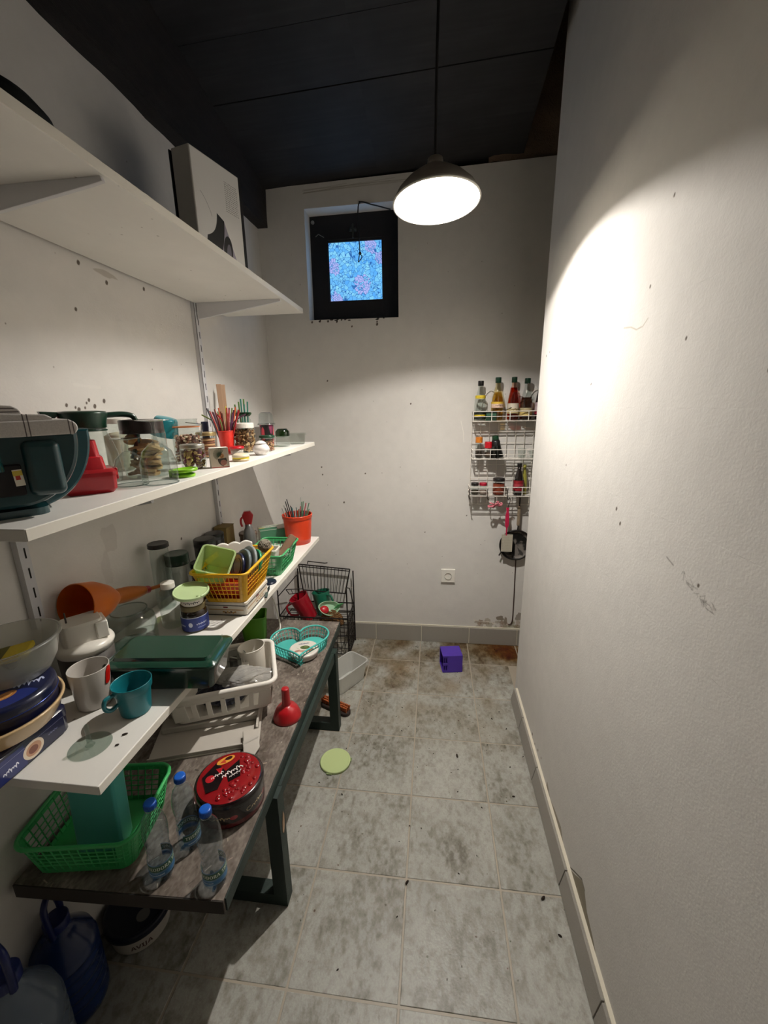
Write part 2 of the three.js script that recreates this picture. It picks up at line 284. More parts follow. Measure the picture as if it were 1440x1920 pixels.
// skirting tiles
{
  const skM = MP(0x98938a, 0.5, { bumpMap: bumpFor(3, 1), bumpScale: 0.001, specularIntensity: 0.7 }), cap = MS(0xcfc8b6, 0.8);
  const sk = new THREE.Group(); sk.name = 'baseboard_back'; sk.userData.kind = 'structure'; scene.add(sk);
  const cuts = [XL + 0.002, -0.855, -0.56, -0.3675, -0.067, 0.24, 0.54, 0.85, XN - 0.002];
  for (let i = 0; i + 1 < cuts.length; i++) part(sk, 'tile', rbox(cuts[i + 1] - cuts[i] - 0.005, 0.112, 0.012, 0.002, 1).translate((cuts[i] + cuts[i + 1]) / 2, 0.056, ZB + 0.006), skM);
  part(sk, 'grout', boxAt(XL + 0.002, XN - 0.002, 0.001, 0.119, ZB - 0.002, ZB + 0.007), cap);
  const sr = new THREE.Group(); sr.name = 'baseboard_right'; sr.userData.kind = 'structure'; scene.add(sr);
  const zc = [ZP + 0.055, -1.72, -1.44, -1.05, -0.75, -0.44, -0.14, 0.16, 0.46, 0.88];
  for (let i = 0; i + 1 < zc.length; i++) part(sr, 'tile', at(rbox(0.01, 0.071, zc[i + 1] - zc[i] - 0.003, 0.002, 1), 0.4268, 0.0372, (zc[i] + zc[i + 1]) / 2, 0, 0, -0.2), skM);
  part(sr, 'grout', loft([[[[0.4232, ZF - 0.02], [0.4232, ZP + 0.055], [0.4515, ZP + 0.055], [0.4515, ZF - 0.02]], 0.001], [[[0.4375, ZF - 0.02], [0.4375, ZP + 0.055], [0.4515, ZP + 0.055], [0.4515, ZF - 0.02]], 0.0735]], true, true, 0.2), cap);
}
// ceiling of dark boards, the beam along the left wall
{
  const woodMap = canvasTex(512, 512, (c, w, h) => paint(c, w, h, (x, y) => { const g = fbm(x / 130, y / 7, 4, 77), b = fbm(x / 50, y / 50, 3, 78); const v = 26 + 20 * (g - 0.5) + 20 * (b - 0.45); return [v * 1.02, v * 0.98, v * 1.04]; }));
  const dark = MS(0xffffff, 0.72, { map: woodMap, bumpMap: woodMap, bumpScale: 0.003 });
  const ceil = new THREE.Group(); ceil.name = 'ceiling'; ceil.userData.kind = 'structure'; scene.add(ceil);
  const edges = [ZB - 0.1]; let z = ZB - 0.02; for (const w of [0.26, 0.27, 0.24, 0.28, 0.25, 0.26, 0.27, 0.25, 0.28, 0.26, 0.25, 0.27, 0.3]) edges.push(z += w);
  edges.push(ZF + 0.1);
  for (let i = 0; i + 1 < edges.length; i++) {
    const a = edges[i] + 0.0008, b = edges[i + 1] - 0.0008, m = (a + b) / 2, dy = (H(i, 3, 3) - 0.5) * 0.003, L = 1.45;
    const g = rbox(L, 0.03, (b - a) * 1.0097, 0.0015, 1); worldUV(g, 0, 0, 1, 2, 0, 1);
    g.translate(0, 0.015, 0);
    at(g, -0.305, ceilY(-0.305, m) + dy, m, -Math.atan(0.14), 0, Math.atan(0.053));
    part(ceil, 'board', g, dark);
  }
  const n = 1.42; part(ceil, 'deck', at(boxAt(-n / 2 - 0.03, n / 2, 0.03, 0.09, -1.75, 1.75), -0.3, ceilY(-0.3, -0.8), -0.8, -Math.atan(0.14), 0, Math.atan(0.053)), MS(0x14110f, 0.9));
  struct('ceiling_cover', boxAt(XL - 0.15, XN + 0.15, TOP, TOP + 0.1, ZB - 0.2, ZF + 0.15), MS(0x2b2622, 0.9));
  const bm = new THREE.BoxGeometry(0.075, 0.62, 3.36, 3, 12, 70), p = bm.attributes.position;
  for (let i = 0; i < p.count; i++) { const k = fbm(p.getZ(i) * 6, p.getY(i) * 8, 3, 88) - 0.5; p.setX(i, p.getX(i) + k * 0.012); p.setY(i, p.getY(i) + (fbm(p.getZ(i) * 5, 3, 3, 91) - 0.5) * 0.02); }
  bm.computeVertexNormals();
  tag(part(scene, 'ceiling_beam', bm.translate(-0.945, 2.76, ZB + 1.68), MS(0x3a2c24, 0.85, { map: woodMap, bumpMap: bumpFor(4, 4), bumpScale: 0.006, color: 0xffe2c8 })), null, null, null, 'structure');
}
// window_1: dark frame set back in the wall, patterned pane lit by the day behind it
{
  const win = new THREE.Group(); win.name = 'window_1'; win.userData.kind = 'structure'; scene.add(win);
  const fm = MS(0x100d10, 0.6, { bumpMap: bumpFor(2, 2), bumpScale: 0.002 }), zf = -2.56;
  const bars = [[WX0 - 0.02, -0.608, 1.97, 2.55], [-0.303, WX1 + 0.02, 1.97, 2.55], [-0.612, -0.299, 2.41, 2.55], [-0.612, -0.299, 1.97, 2.1]];
  for (const [a, b, c, d] of bars) part(win, 'frame_bar', rbox(b - a, d - c, 0.05, 0.004).translate((a + b) / 2, (c + d) / 2, zf - 0.025), fm);
  part(win, 'glazing_bead', [boxAt(-0.612, -0.299, 2.4, 2.412, zf - 0.02, zf - 0.004), boxAt(-0.612, -0.604, 2.1, 2.41, zf - 0.02, zf - 0.004)], fm);
  const paneTex = canvasTex(512, 512, (c, w, h) => {
    const pts = []; for (let i = 0; i < 380; i++) pts.push([rr(0, w), rr(0, h), rnd()]);
    const flowers = [[0.62, 0.72, 0.14], [0.1, 0.42, 0.1], [0.12, 0.95, 0.1], [0.78, 0.12, 0.09], [0.95, 0.3, 0.08]];
    for (const [fx, fy, fr] of flowers) for (const [n, q] of [[1, 0], [7, 0.35], [12, 0.65], [17, 0.95]]) for (let i = 0; i < n; i++) pts.push([(fx + fr * q * Math.cos(i / n * 6.28 + q)) * w, (fy + fr * q * Math.sin(i / n * 6.28 + q)) * h, 2]);
    paint(c, w, h, (x, y) => {
      let a = 1e9, b = 1e9, k = 0; const sx = x + 14 * (vn(x / 22, y / 22, 3) - 0.5), sy = y + 14 * (vn(x / 22, y / 22, 7) - 0.5);
      for (const p of pts) { const d = (p[0] - sx) ** 2 + (p[1] - sy) ** 2; if (d < a) { b = a; a = d; k = p[2]; } else if (d < b) b = d; }
      const e = Math.sqrt(b) - Math.sqrt(a), f = Math.min(1, Math.max(0, (e - 0.7) / 2.2)), t = fbm(x / 90, y / 90, 3, 4);
      const base = k > 1.5 ? [168, 176, 236] : [92 + 40 * k + 40 * (t - .5), 172 + 34 * k + 30 * (t - .5), 240];
      return base.map((v, i) => v * f + [44, 98, 170][i] * (1 - f));
    });
  });
  const pane = part(win, 'pane', worldUV(boxAt(-0.612, -0.299, 2.096, 2.412, zf - 0.018, zf - 0.014), 0, -0.612, -0.299, 1, 2.096, 2.412), MP(0x223344, 0.25, { emissive: 0xffffff, emissiveMap: paneTex, emissiveIntensity: WINDOW_GLOW }));
  const latch = lathe([[0, 0], [0.009, 0], [0.01, 0.006], [0.006, 0.012], [0, 0.013]], 14).rotateX(Math.PI / 2);
  part(win, 'latch', [at(latch.clone(), -0.47, 2.455, zf), at(latch.clone(), -0.447, 2.452, zf), rbox(0.045, 0.014, 0.006, 0.003).translate(-0.459, 2.45, zf + 0.003), rbox(0.011, 0.07, 0.006, 0.003).translate(-0.459, 2.445, zf + 0.008)], MS(0x3f4240, 0.5, { metalness: 0.5 }));
  part(win, 'nail', [at(latch.clone(), -0.684, 2.5, zf), bar([-0.672, 2.43, zf + .002], [-0.655, 2.442, zf + .002], .002), bar([-0.655, 2.442, zf + .002], [-0.625, 2.425, zf + .002], .002)], MS(0x8b8b8b, 0.5));
  const rl = new THREE.RectAreaLight(0x8fc4ff, 0.9, 0.3, 0.3); rl.position.set(-0.455, 2.255, zf + 0.004); rl.lookAt(-0.455, 2.255, 0); win.add(rl); rl.name = 'window_light';
}
// pendant lamp
{
  const L = thing('pendant_lamp', 'white enamel dome pendant lamp with a lit bulb hanging from the dark ceiling', 'lamp', [-0.003, 2.137, -1.538]);
  const tilt = new THREE.Quaternion().setFromUnitVectors(V(0, 1, 0), V(-0.0419, 0.9968, -0.0674).normalize());
  const enamel = MP(0xf1ece2, 0.35, { clearcoat: 0.5, clearcoatRoughness: 0.2 });
  const outer = [[0.137, 0], [0.1385, 0.004], [0.136, 0.008], [0.124, 0.029], [0.098, 0.055], [0.066, 0.078], [0.036, 0.096], [0.026, 0.104], [0.024, 0.122], [0.0, 0.124]];
  const inner = [[0.0, 0.1], [0.02, 0.099], [0.034, 0.092], [0.063, 0.074], [0.095, 0.051], [0.121, 0.025], [0.133, 0.007], [0.1345, 0.003], [0.137, 0]];
  const shade = part(L, 'lamp_shade', lathe(outer, 64), MP(0xa39b90, 0.5), 'grey outside of the shade'); shade.quaternion.copy(tilt);
  const lining = part(L, 'shade_lining', lathe(inner, 64), enamel, 'white inside of the shade'); lining.quaternion.copy(tilt);
  const rim = part(L, 'rim', new THREE.TorusGeometry(0.137, 0.0032, 8, 72).rotateX(Math.PI / 2), MS(0xe8e4da, 0.4)); rim.quaternion.copy(tilt);
  const sock = part(L, 'bulb_holder', cyl(0.018, 0.016, 0.018), MS(0xd8d4c8, 0.5)); sock.quaternion.copy(tilt); sock.position.copy(V(0, 0.084, 0).applyQuaternion(tilt));
  const bulb = part(L, 'bulb', lathe([[0, 0.035], [0.014, 0.037], [0.025, 0.046], [0.0295, 0.06], [0.027, 0.07], [0.02, 0.08], [0.014, 0.086], [0, 0.088]], 28), MS(0xfff4e0, 0.4, { emissive: 0xfff0d8, emissiveIntensity: 6 })); bulb.quaternion.copy(tilt);
  part(L, 'cord', tube([[-0.005, 0.122, -0.009], [-0.004, 0.35, -0.012], [0.002, ceilY(0, -1.55) - 2.137 - 0.004, -0.012]], 0.0045, 24), MS(0x1a1614, 0.6));
  part(L, 'ceiling_rose', lathe([[0, -0.03], [0.012, -0.03], [0.03, -0.012], [0.035, 0.004], [0, 0.004]], 24).translate(0.002, ceilY(0, -1.55) - 2.137, -0.012), MS(0x221d1b, 0.6));
  const pl = new THREE.PointLight(LAMP_COLOR, LAMP_POWER, 0, 2); pl.position.copy(V(0, 0.064, 0).applyQuaternion(tilt)); pl.shadow.radius = 0.5; pl.name = 'bulb_light'; L.add(pl);
  const sl = new THREE.SpotLight(LAMP_COLOR, LAMP_DOWN, 0, 1.12, 1, 2); sl.position.copy(pl.position); sl.shadow.radius = 0.5; sl.name = 'bulb_down_light'; L.add(sl);
  sl.target.position.copy(V(0, -1, 0).applyQuaternion(tilt)); L.add(sl.target);
}
// ---------- shelving on slotted wall rails ----------
const M = 1.343, LO = 0.852, T1 = 1.938, BE = 0.46;                     // tops of the shelves and of the bench
const lamTex = canvasTex(512, 256, (c, w, h) => { paint(c, w, h, (x, y) => { const v = 226 + 10 * (fbm(x / 60, y / 60, 4, 12) - 0.5); return [v, v - 3, v - 10]; }); for (let i = 0; i < 26; i++) { c.fillStyle = `rgba(70,60,50,${rr(.25, .7)})`; c.beginPath(); c.arc(rr(0, w), rr(0, h), rr(0.5, 1.6), 0, 7); c.fill(); } });
const lamM = MP(0xffffff, 0.4, { map: lamTex, specularIntensity: 0.6 });
function shelf(label, y, z0, z1, x1 = -0.595) {
  const t = thing('shelf', label, 'shelf', [0, y, 0], 0);
  const x0 = XL + 0.012, w = x1 - x0, d = z0 - z1;
  const g = rbox(w, 0.0195, d, 0.002); worldUV(g, 2, -0.5, 0.5, 0, -0.2, 0.2); part(t, 'board', g.translate((x0 + x1) / 2, -0.0098, (z0 + z1) / 2), lamM);
  part(t, 'edge_band', rbox(0.0016, 0.0185, d - 0.002, 0.0007, 1).translate(x1 + 0.0004, -0.0098, (z0 + z1) / 2), MAT.whiteLam);
  for (const z of [-0.808, -1.70]) {
    const s = polyShape([[XL + 0.022, -0.0205], [x1 - 0.01, -0.0205], [x1 - 0.008, -0.027], [x1 - 0.03, -0.031], [XL + 0.05, -0.075], [XL + 0.022, -0.078]]);
    part(t, 'bracket', at(extrude(s, 0.008, 0.001), 0, 0, z - 0.004), MAT.rail);
  }
  return t;
}
shelf('white laminated top shelf under the ceiling beam, holding the white carton box', T1, -0.45, -1.965, -0.592);
shelf('white laminated middle shelf crowded with glass jars, straws and cups', M, -0.515, -2.035);
shelf('white laminated lowest shelf with the tins, mug and plastic baskets', LO, -0.535, -2.02);
for (const [z, y0, lab] of [[-0.808, 1.0, 'white slotted wall rail nearest the camera, running down behind the frosted bowl'], [-1.70, 0.86, 'white slotted wall rail farther back, behind the cup of drinking straws']]) {
  const t = thing('shelf_rail', lab, 'wall rail', [XL, 0, z]);
  part(t, 'channel', [boxAt(0.001, 0.016, y0, 2.02, -0.0125, -0.0105), boxAt(0.001, 0.016, y0, 2.02, 0.0105, 0.0125), boxAt(0.014, 0.017, y0, 2.02, -0.0125, 0.0125)], MAT.rail);
  for (let y = y0 + 0.04; y < 2.0; y += 0.05) part(t, 'slot', rbox(0.0012, 0.026, 0.0036, 0.0005, 1).translate(0.0172, y, -0.002), MAT.slot);
  part(t, 'screw', cyl(0.004, 0.003, 0.002, 12).rotateZ(-Math.PI / 2).translate(0.017, y0 + 0.018, -0.002), MAT.slot);
}
// ---------- bench ----------
{
  const t = thing('bench', 'low bench with a worn grey wooden top on dark green steel frames', 'bench', [0, 0, 0]);
  const topMap = canvasTex(1024, 512, (c, w, h) => {
    paint(c, w, h, (x, y) => { const g = fbm(x / 90, y / 40, 4, 101), b = fbm(x / 45, y / 45, 4, 102), f = fbm(x / 9, y / 6, 3, 103); const v = 97 + 30 * (g - 0.5) + 70 * (b - 0.5) + 56 * (f - 0.5); return [v + 5, v - 5, v - 14]; });
    for (let i = 0; i < 260; i++) { const a = rr(0, 6.28), l = rr(2, 16), x = rr(0, w), y = rr(0, h); c.strokeStyle = `rgba(${200 + rr(0, 40)},${196 + rr(0, 30)},186,${rr(.15, .7)})`; c.lineWidth = rr(0.6, 2.4); c.beginPath(); c.moveTo(x, y); c.lineTo(x + l * Math.cos(a), y + l * Math.sin(a)); c.stroke(); }
    for (let i = 0; i < 120; i++) { c.fillStyle = `rgba(40,34,28,${rr(.3, .7)})`; c.beginPath(); c.ellipse(rr(0, w), rr(0, h), rr(1, 7), rr(1, 4), rr(0, 3), 0, 7); c.fill(); }
    for (let i = 0; i < 30; i++) { c.fillStyle = `rgba(214,208,196,${rr(.4, .9)})`; c.beginPath(); c.ellipse(rr(0, w), rr(0, h), rr(1, 4), rr(1, 3), rr(0, 3), 0, 7); c.fill(); }
  });
  const topM = MS(0xffffff, 0.8, { map: topMap, bumpMap: topMap, bumpScale: 0.0015 });
  const slab = loft([[[[-0.449, -0.624], [-0.462, -1.845], [-0.952, -1.845], [-0.948, -0.604]], BE - 0.038], [[[-0.449, -0.624], [-0.462, -1.845], [-0.952, -1.845], [-0.948, -0.604]], BE]], true, true, 0.3);
  worldUV(slab, 2, -0.6, -1.85, 0, -0.95, -0.44); part(t, 'top_board', slab, topM);
  const paintM = MP(0x23302b, 0.5, { bumpMap: bumpFor(4, 4), bumpScale: 0.0006, specularIntensity: 0.6 }), s = 0.042;
  part(t, 'edge_paint', at(rbox(0.004, 0.037, 1.21, 0.001, 1), -0.4535, BE - 0.02, -1.234, 0, 0.0107, 0), paintM);
  part(t, 'end_paint', at(rbox(0.5, 0.037, 0.004, 0.001, 1), -0.6985, BE - 0.0195, -0.613, 0, 0.04, 0), MS(0x2a221b, 0.7));
  for (const z of [-0.925, -1.648]) {
    const xo = -0.435 - s / 2, xi = -0.92;
    part(t, 'leg', boxAt(xo - s / 2, xo + s / 2, 0.001, 0.422, z - s / 2, z + s / 2), paintM);
    part(t, 'leg', boxAt(xi - s / 2, xi + s / 2, 0.001, 0.422, z - s / 2, z + s / 2), paintM);
    part(t, 'foot_rail', boxAt(xi + s / 2, xo - s / 2, 0.001, 0.001 + s, z - s / 2, z + s / 2), paintM);
    part(t, 'top_rail', boxAt(xi + s / 2, xo - s / 2, 0.422 - s, 0.422, z - s / 2, z + s / 2), paintM);
  }
  part(t, 'side_rail', boxAt(-0.478, -0.44, 0.38, 0.422, -1.626, -0.947), paintM);
  part(t, 'bare_patch', extrude([[0, 0], [0.012, 0.02], [0.014, 0.055], [0.006, 0.075], [-0.004, 0.04], [-0.008, 0.012]], 0.0008).rotateY(Math.PI / 2).translate(-0.4348, 0.27, -0.925), MS(0x9a7f66, 0.8), 'bare brown patch');
}
// ---------- top shelf ----------
{
  const t = thing('carton_box', 'tall white carton box with a printed black appliance picture on the top shelf', 'box', [-0.709, T1, -1.43], 1.305);
  const w = 0.213, h = 0.302, d = 0.075;
  const front = canvasTex(512, 720, (c, W, Hh) => {
    c.fillStyle = '#e6e4e0'; c.fillRect(0, 0, W, Hh);
    c.strokeStyle = '#8a8784'; c.lineWidth = 3; c.beginPath(); c.moveTo(60, 250); c.quadraticCurveTo(120, 290, 160, 380); c.stroke();
    c.fillStyle = '#77736f'; for (let r = 0; r < 15; r++) { let x = 330; while (x < 470) { const l = rr(8, 26); c.fillRect(x, 90 + r * 14, Math.min(l, 478 - x), 3.4); x += l + 6; } }
    c.fillStyle = '#0c0c0e'; c.beginPath(); c.moveTo(215, 340); c.bezierCurveTo(205, 440, 170, 490, 90, 520); c.lineTo(40, 720); c.lineTo(250, 720); c.bezierCurveTo(300, 600, 290, 480, 290, 372); c.closePath(); c.fill();
    c.fillStyle = '#9d97a6'; c.beginPath(); c.moveTo(290, 376); c.lineTo(450, 720); c.lineTo(180, 720); c.bezierCurveTo(245, 600, 284, 490, 290, 376); c.fill();
    c.fillStyle = '#141416'; c.beginPath(); c.ellipse(310, 570, 52, 105, 0.1, 0, 7); c.fill(); c.fillStyle = '#6f6b76'; c.beginPath(); c.ellipse(318, 585, 26, 66, 0.1, 0, 7); c.fill();
  });
  part(t, 'carton', rbox(w, h, d - 0.008, 0.003).translate(0, h / 2, 0.004), MS(0xbdb9b2, 0.75));
  part(t, 'front_print', new THREE.PlaneGeometry(w - 0.012, h - 0.006).translate(-0.003, h / 2, d / 2 + 0.0006), MS(0xffffff, 0.6, { map: front }));
  part(t, 'edge_panel', [boxAt(w / 2 - 0.012, w / 2 + 0.0015, 0.001, h - 0.001, -d / 2, d / 2 + 0.001), boxAt(-w / 2, w / 2, 0.001, h - 0.001, -d / 2 - 0.002, -d / 2 + 0.001)], MS(0x111012, 0.6), 'black side of the box');
  const p = thing('cooking_pot', 'dark pot with rounded shoulders standing upside down on the top shelf', 'pot', [-0.765, T1, -0.745], 0.9);
  part(p, 'body', lathe([[0.108, 0], [0.112, 0.003], [0.112, 0.04], [0.108, 0.062], [0.09, 0.082], [0.05, 0.094], [0, 0.097], [0, 0.094], [0.05, 0.091], [0.088, 0.079], [0.105, 0.06], [0.107, 0.003], [0.108, 0]], 48), MP(0x1d1f1d, 0.5, { metalness: 0.2 }));
  part(p, 'handle', tube([[-0.108, 0.05, -0.025], [-0.135, 0.052, -0.02], [-0.135, 0.052, 0.02], [-0.108, 0.05, 0.025]], 0.005, 24, 8), MAT.black);
}
// ---------- socket, window string, corner cable ----------
{
  const t = thing('power_socket', 'square white wall socket low on the back wall', 'socket', [0.097, 0.468, ZB]);
  const s = new THREE.Shape(); const a = 0.041; s.moveTo(-a, -a); s.lineTo(a, -a); s.lineTo(a, a); s.lineTo(-a, a); s.closePath(); const ho = new THREE.Path(); ho.absarc(0, 0, 0.0215, 0, 6.2832); s.holes.push(ho);
  part(t, 'cover', at(new THREE.ExtrudeGeometry(s, { depth: 0.008, bevelEnabled: true, bevelSize: 0.002, bevelThickness: 0.003, bevelSegments: 2, curveSegments: 32 }), 0, 0, 0.001), MP(0xe6e2d8, 0.3));
  part(t, 'recess', lathe([[0.0215, 0.009], [0.0212, -0.006], [0, -0.006]], 32).rotateX(Math.PI / 2).translate(0, 0, 0.0075), MP(0xb4aea4, 0.4));
  for (const x of [-0.0095, 0.0095]) part(t, 'pin_hole', new THREE.CircleGeometry(0.0028, 14).translate(x, 0, 0.0022), MS(0x14110f, 0.9));
  for (const y of [-0.0215, 0.018]) part(t, 'earth_clip', boxAt(-0.003, 0.003, y, y + 0.0035, 0.002, 0.01), MS(0x6d6a66, 0.4, { metalness: 0.8 }));
  const st = thing('window_string', 'black string with a knotted loop hanging in front of the small window', 'string', [0, 0, 0]);
  const zz = ZB + 0.004;
  part(st, 'cord', tube([[-0.24, 2.497, zz], [-0.33, 2.523, zz], [-0.402, 2.538, zz], [-0.412, 2.5, zz], [-0.411, 2.4, zz], [-0.407, 2.305, zz]], 0.0032, 60, 6), MAT.black);
  part(st, 'loop', tube([[-0.407, 2.302, zz], [-0.398, 2.285, zz], [-0.408, 2.27, zz], [-0.418, 2.262, zz], [-0.414, 2.28, zz]], 0.0024, 24, 6, true), MAT.black);
  part(st, 'knot', new THREE.IcosahedronGeometry(0.008, 2).translate(-0.407, 2.303, zz), MAT.black);
  part(st, 'nail', new THREE.IcosahedronGeometry(0.006, 1).translate(-0.402, 2.54, zz - 0.003), MAT.black);
  const cb = thing('cable', 'thin brown cable running down the back wall to the skirting beneath the hanging pan', 'cable', [0, 0, 0]);
  part(cb, 'cord', tube([[0.505, 0.99, ZB + 0.003], [0.504, 0.6, ZB + 0.0035], [0.508, 0.3, ZB + 0.0035], [0.506, 0.17, ZB + 0.0035], [0.5, 0.15, ZB + 0.004], [0.482, 0.144, ZB + 0.004]], 0.0032, 60, 6), MS(0x3b241c, 0.6));
}
// ---------- glass jars, cups and straws on the middle shelf ----------
const labelPatch = (r, y0, y1, a0, a1, n = 20) => new THREE.CylinderGeometry(r, r, y1 - y0, n, 1, true, a0, a1 - a0).translate(0, (y0 + y1) / 2, 0);
// glass jar: body radius r, body height h, neck radius rn
const jarGlass = (r, h, rn, nh = 0.012) => lathe([[0, 0.002], [r * 0.86, 0.001], [r * 0.96, 0.005], [r, 0.014], [r, h * 0.8], [r * 0.97, h * 0.87], [rn * 1.02, h - nh], [rn, h - nh * 0.8], [rn, h], [rn - 0.002, h]], 40);
const screwLid = (r, y, h) => lathe([[0, y + h - 0.0015], [r * 0.9, y + h - 0.001], [r * 0.93, y + h], [r * 0.98, y + h - 0.001], [r, y + h - 0.003], [r, y + 0.002], [r * 1.015, y], [r * 0.95, y], [r * 0.95, y + 0.002], [r * 0.93, y + h - 0.004], [0, y + h - 0.005]], 40);
function jar(label, x, z, y, r, h, rn, lidMat, lidH, lidR, o = {}) {
  const t = thing('glass_jar', label, 'jar', [x, y, z], 0, o.group);
  part(t, 'glass_body', jarGlass(r, h, rn, o.nh), o.glass || MAT.glass);
  if (lidMat) part(t, 'lid', screwLid(lidR || rn + 0.003, h - lidH * 0.75, lidH), lidMat);
  return t;
}
// countless contents: instanced bits inside a jar
function bits(name, label, x, z, y0, y1, r, n, geo, mat, cols, flat = 1) {
  const m = new THREE.InstancedMesh(geo, mat, n), q = new THREE.Matrix4(), c = new THREE.Color();
  for (let i = 0; i < n; i++) {
    const a = rr(0, 6.28), d = r * Math.sqrt(rr(0.08, 1));
    q.compose(V(d * Math.cos(a), y0 + (y1 - y0) * (i + rnd()) / (n + 1), d * Math.sin(a)), new THREE.Quaternion().setFromEuler(new THREE.Euler(rr(-flat, flat), rr(0, 6.28), rr(-flat, flat))), V(1, 1, 1));
    m.setMatrixAt(i, q); m.setColorAt(i, c.set(cols[i % cols.length]).multiplyScalar(rr(0.8, 1.1)));
  }
  m.name = numbered(name); scene.add(m); m.position.set(x, 0, z);
  return tag(m, label, 'food', null, 'stuff');
}
const flakeGeo = (a, b, t) => { const g = new THREE.IcosahedronGeometry(1, 1); g.scale(a, t, b); return g; };
// dark green tub
{
  const t = thing('plastic_tub', 'large dark green plastic tub with curved sides and a dark notch, under the folded towel', 'tub', [-0.735, M, -0.575], 0.89);
  const m = MP(0x07363a, 0.28, { clearcoat: 0.6, clearcoatRoughness: 0.2 }), edge = [], body = [];
  for (let i = 0; i <= 20; i++) { const a = -Math.PI / 2 + i / 20 * Math.PI / 2; edge.push([0.066 + 0.098 * Math.cos(a), 0.128 + 0.126 * Math.sin(a)]); body.push([0.05 + 0.085 * Math.cos(a), 0.122 + 0.106 * Math.sin(a)]); }
  const mir = (l) => [...l, ...l.slice().reverse().map(([x, y]) => [-x, y])];
  part(t, 'shell', at(extrude(mir(edge), 0.06, 0.004), 0, 0.004, -0.07), MP(0x0d4a52, 0.25, { clearcoat: 0.8, clearcoatRoughness: 0.1 }));
  part(t, 'body', at(extrude(mir(body), 0.055, 0.006), 0, 0.006, -0.006), m);
  part(t, 'pillar', rbox(0.105, 0.1, 0.03, 0.013, 4).translate(-0.04, 0.074, 0.062), m);
  part(t, 'pillar', rbox(0.05, 0.09, 0.026, 0.012, 4).translate(0.088, 0.078, 0.056), m);
  part(t, 'knob', lathe([[0, 0.026], [0.01, 0.024], [0.014, 0.012], [0.015, -0.012], [0, -0.012]], 20).translate(0.024, 0.09, 0.062), MP(0x0b4a4a, 0.25, { clearcoat: 0.8 }));
  part(t, 'notch', rbox(0.034, 0.05, 0.01, 0.003).translate(0.042, 0.062, 0.056), MS(0x0a0607, 0.7));
  part(t, 'sticker', at(new THREE.PlaneGeometry(0.012, 0.026), 0.053, 0.066, 0.0615, 0, 0, 0.06), MS(0xffffff, 0.5, { map: canvasTex(32, 64, (c, w, h) => { c.fillStyle = '#e9e2d0'; c.fillRect(0, 0, w, h); c.fillStyle = '#d9c24a'; c.fillRect(0, 4, w, 20); c.fillStyle = '#c2402e'; c.fillRect(6, 24, 16, 16); }) }));
  part(t, 'foot', slabOf(rrect(0.085, 0.05, 0.02), 0, 0.012), m);
}
// folded towel on the tub
{
  const tm = canvasTex(256, 256, (c, w, h) => { paint(c, w, h, (x, y) => { const v = 208 + 22 * (fbm(x / 3, y / 3, 2, 8) - 0.5); return [v + 4, v - 2, v - 8]; }); c.strokeStyle = 'rgba(58,48,46,.85)'; c.lineWidth = 3; for (const k of [40, 52, 168, 180]) { c.beginPath(); c.moveTo(k, 0); c.lineTo(k, h); c.stroke(); c.beginPath(); c.moveTo(0, k); c.lineTo(w, k); c.stroke(); } });
  tm.repeat.set(9, 9);
  const cloth = MS(0xffffff, 0.95, { map: tm, side: THREE.DoubleSide });
  const t = thing('folded_towel', 'folded greyish white kitchen towel with thin dark check lines on the green tub', 'towel', [-0.735, M + 0.1345, -0.575], 0.89);
  // each fold: a long rounded loop of cloth in profile, drooping to the right
  const fold = (x0, x1, y, th, droop, z0, z1) => {
    const top = [], bot = [], n = 18; for (let i = 0; i <= n; i++) { const f = i / n, x = x0 + (x1 - x0) * f, dy = -droop * f * f + 0.002 * Math.sin(f * 7); top.push([x, y + dy + th]); bot.push([x, y + dy]); }
    const e = []; for (let i = 1; i < 8; i++) { const a = Math.PI / 2 - i / 8 * Math.PI; e.push([x1 + th * 0.5 * Math.cos(a), y - droop + th * 0.5 + th * 0.5 * Math.sin(a)]); }
    const g = extrude([...bot, ...e.reverse(), ...top.reverse()], z1 - z0, 0.002); return at(g, 0, 0, z0);
  };
  const folds = [[-0.16, 0.128, 0.001, 0.02, 0.004, -0.07, 0.078], [-0.16, 0.1, 0.019, 0.02, 0.014, -0.068, 0.074], [-0.16, 0.062, 0.036, 0.019, 0.016, -0.066, 0.07], [-0.16, 0.025, 0.051, 0.014, 0.008, -0.064, 0.062]];
  for (const f of folds) part(t, 'fold', fold(...f), cloth);
}
{
  const t = thing('red_cup', 'red plastic cup tucked behind the folded towel against the wall', 'cup', [-0.915, M, -0.875]);
  part(t, 'body', bowl(0.024, 0.032, 0.145, 0.002), MAT.red);
  part(t, 'rim', new THREE.TorusGeometry(0.032, 0.002, 8, 36).rotateX(Math.PI / 2).translate(0, 0.145, 0), MAT.red);
}
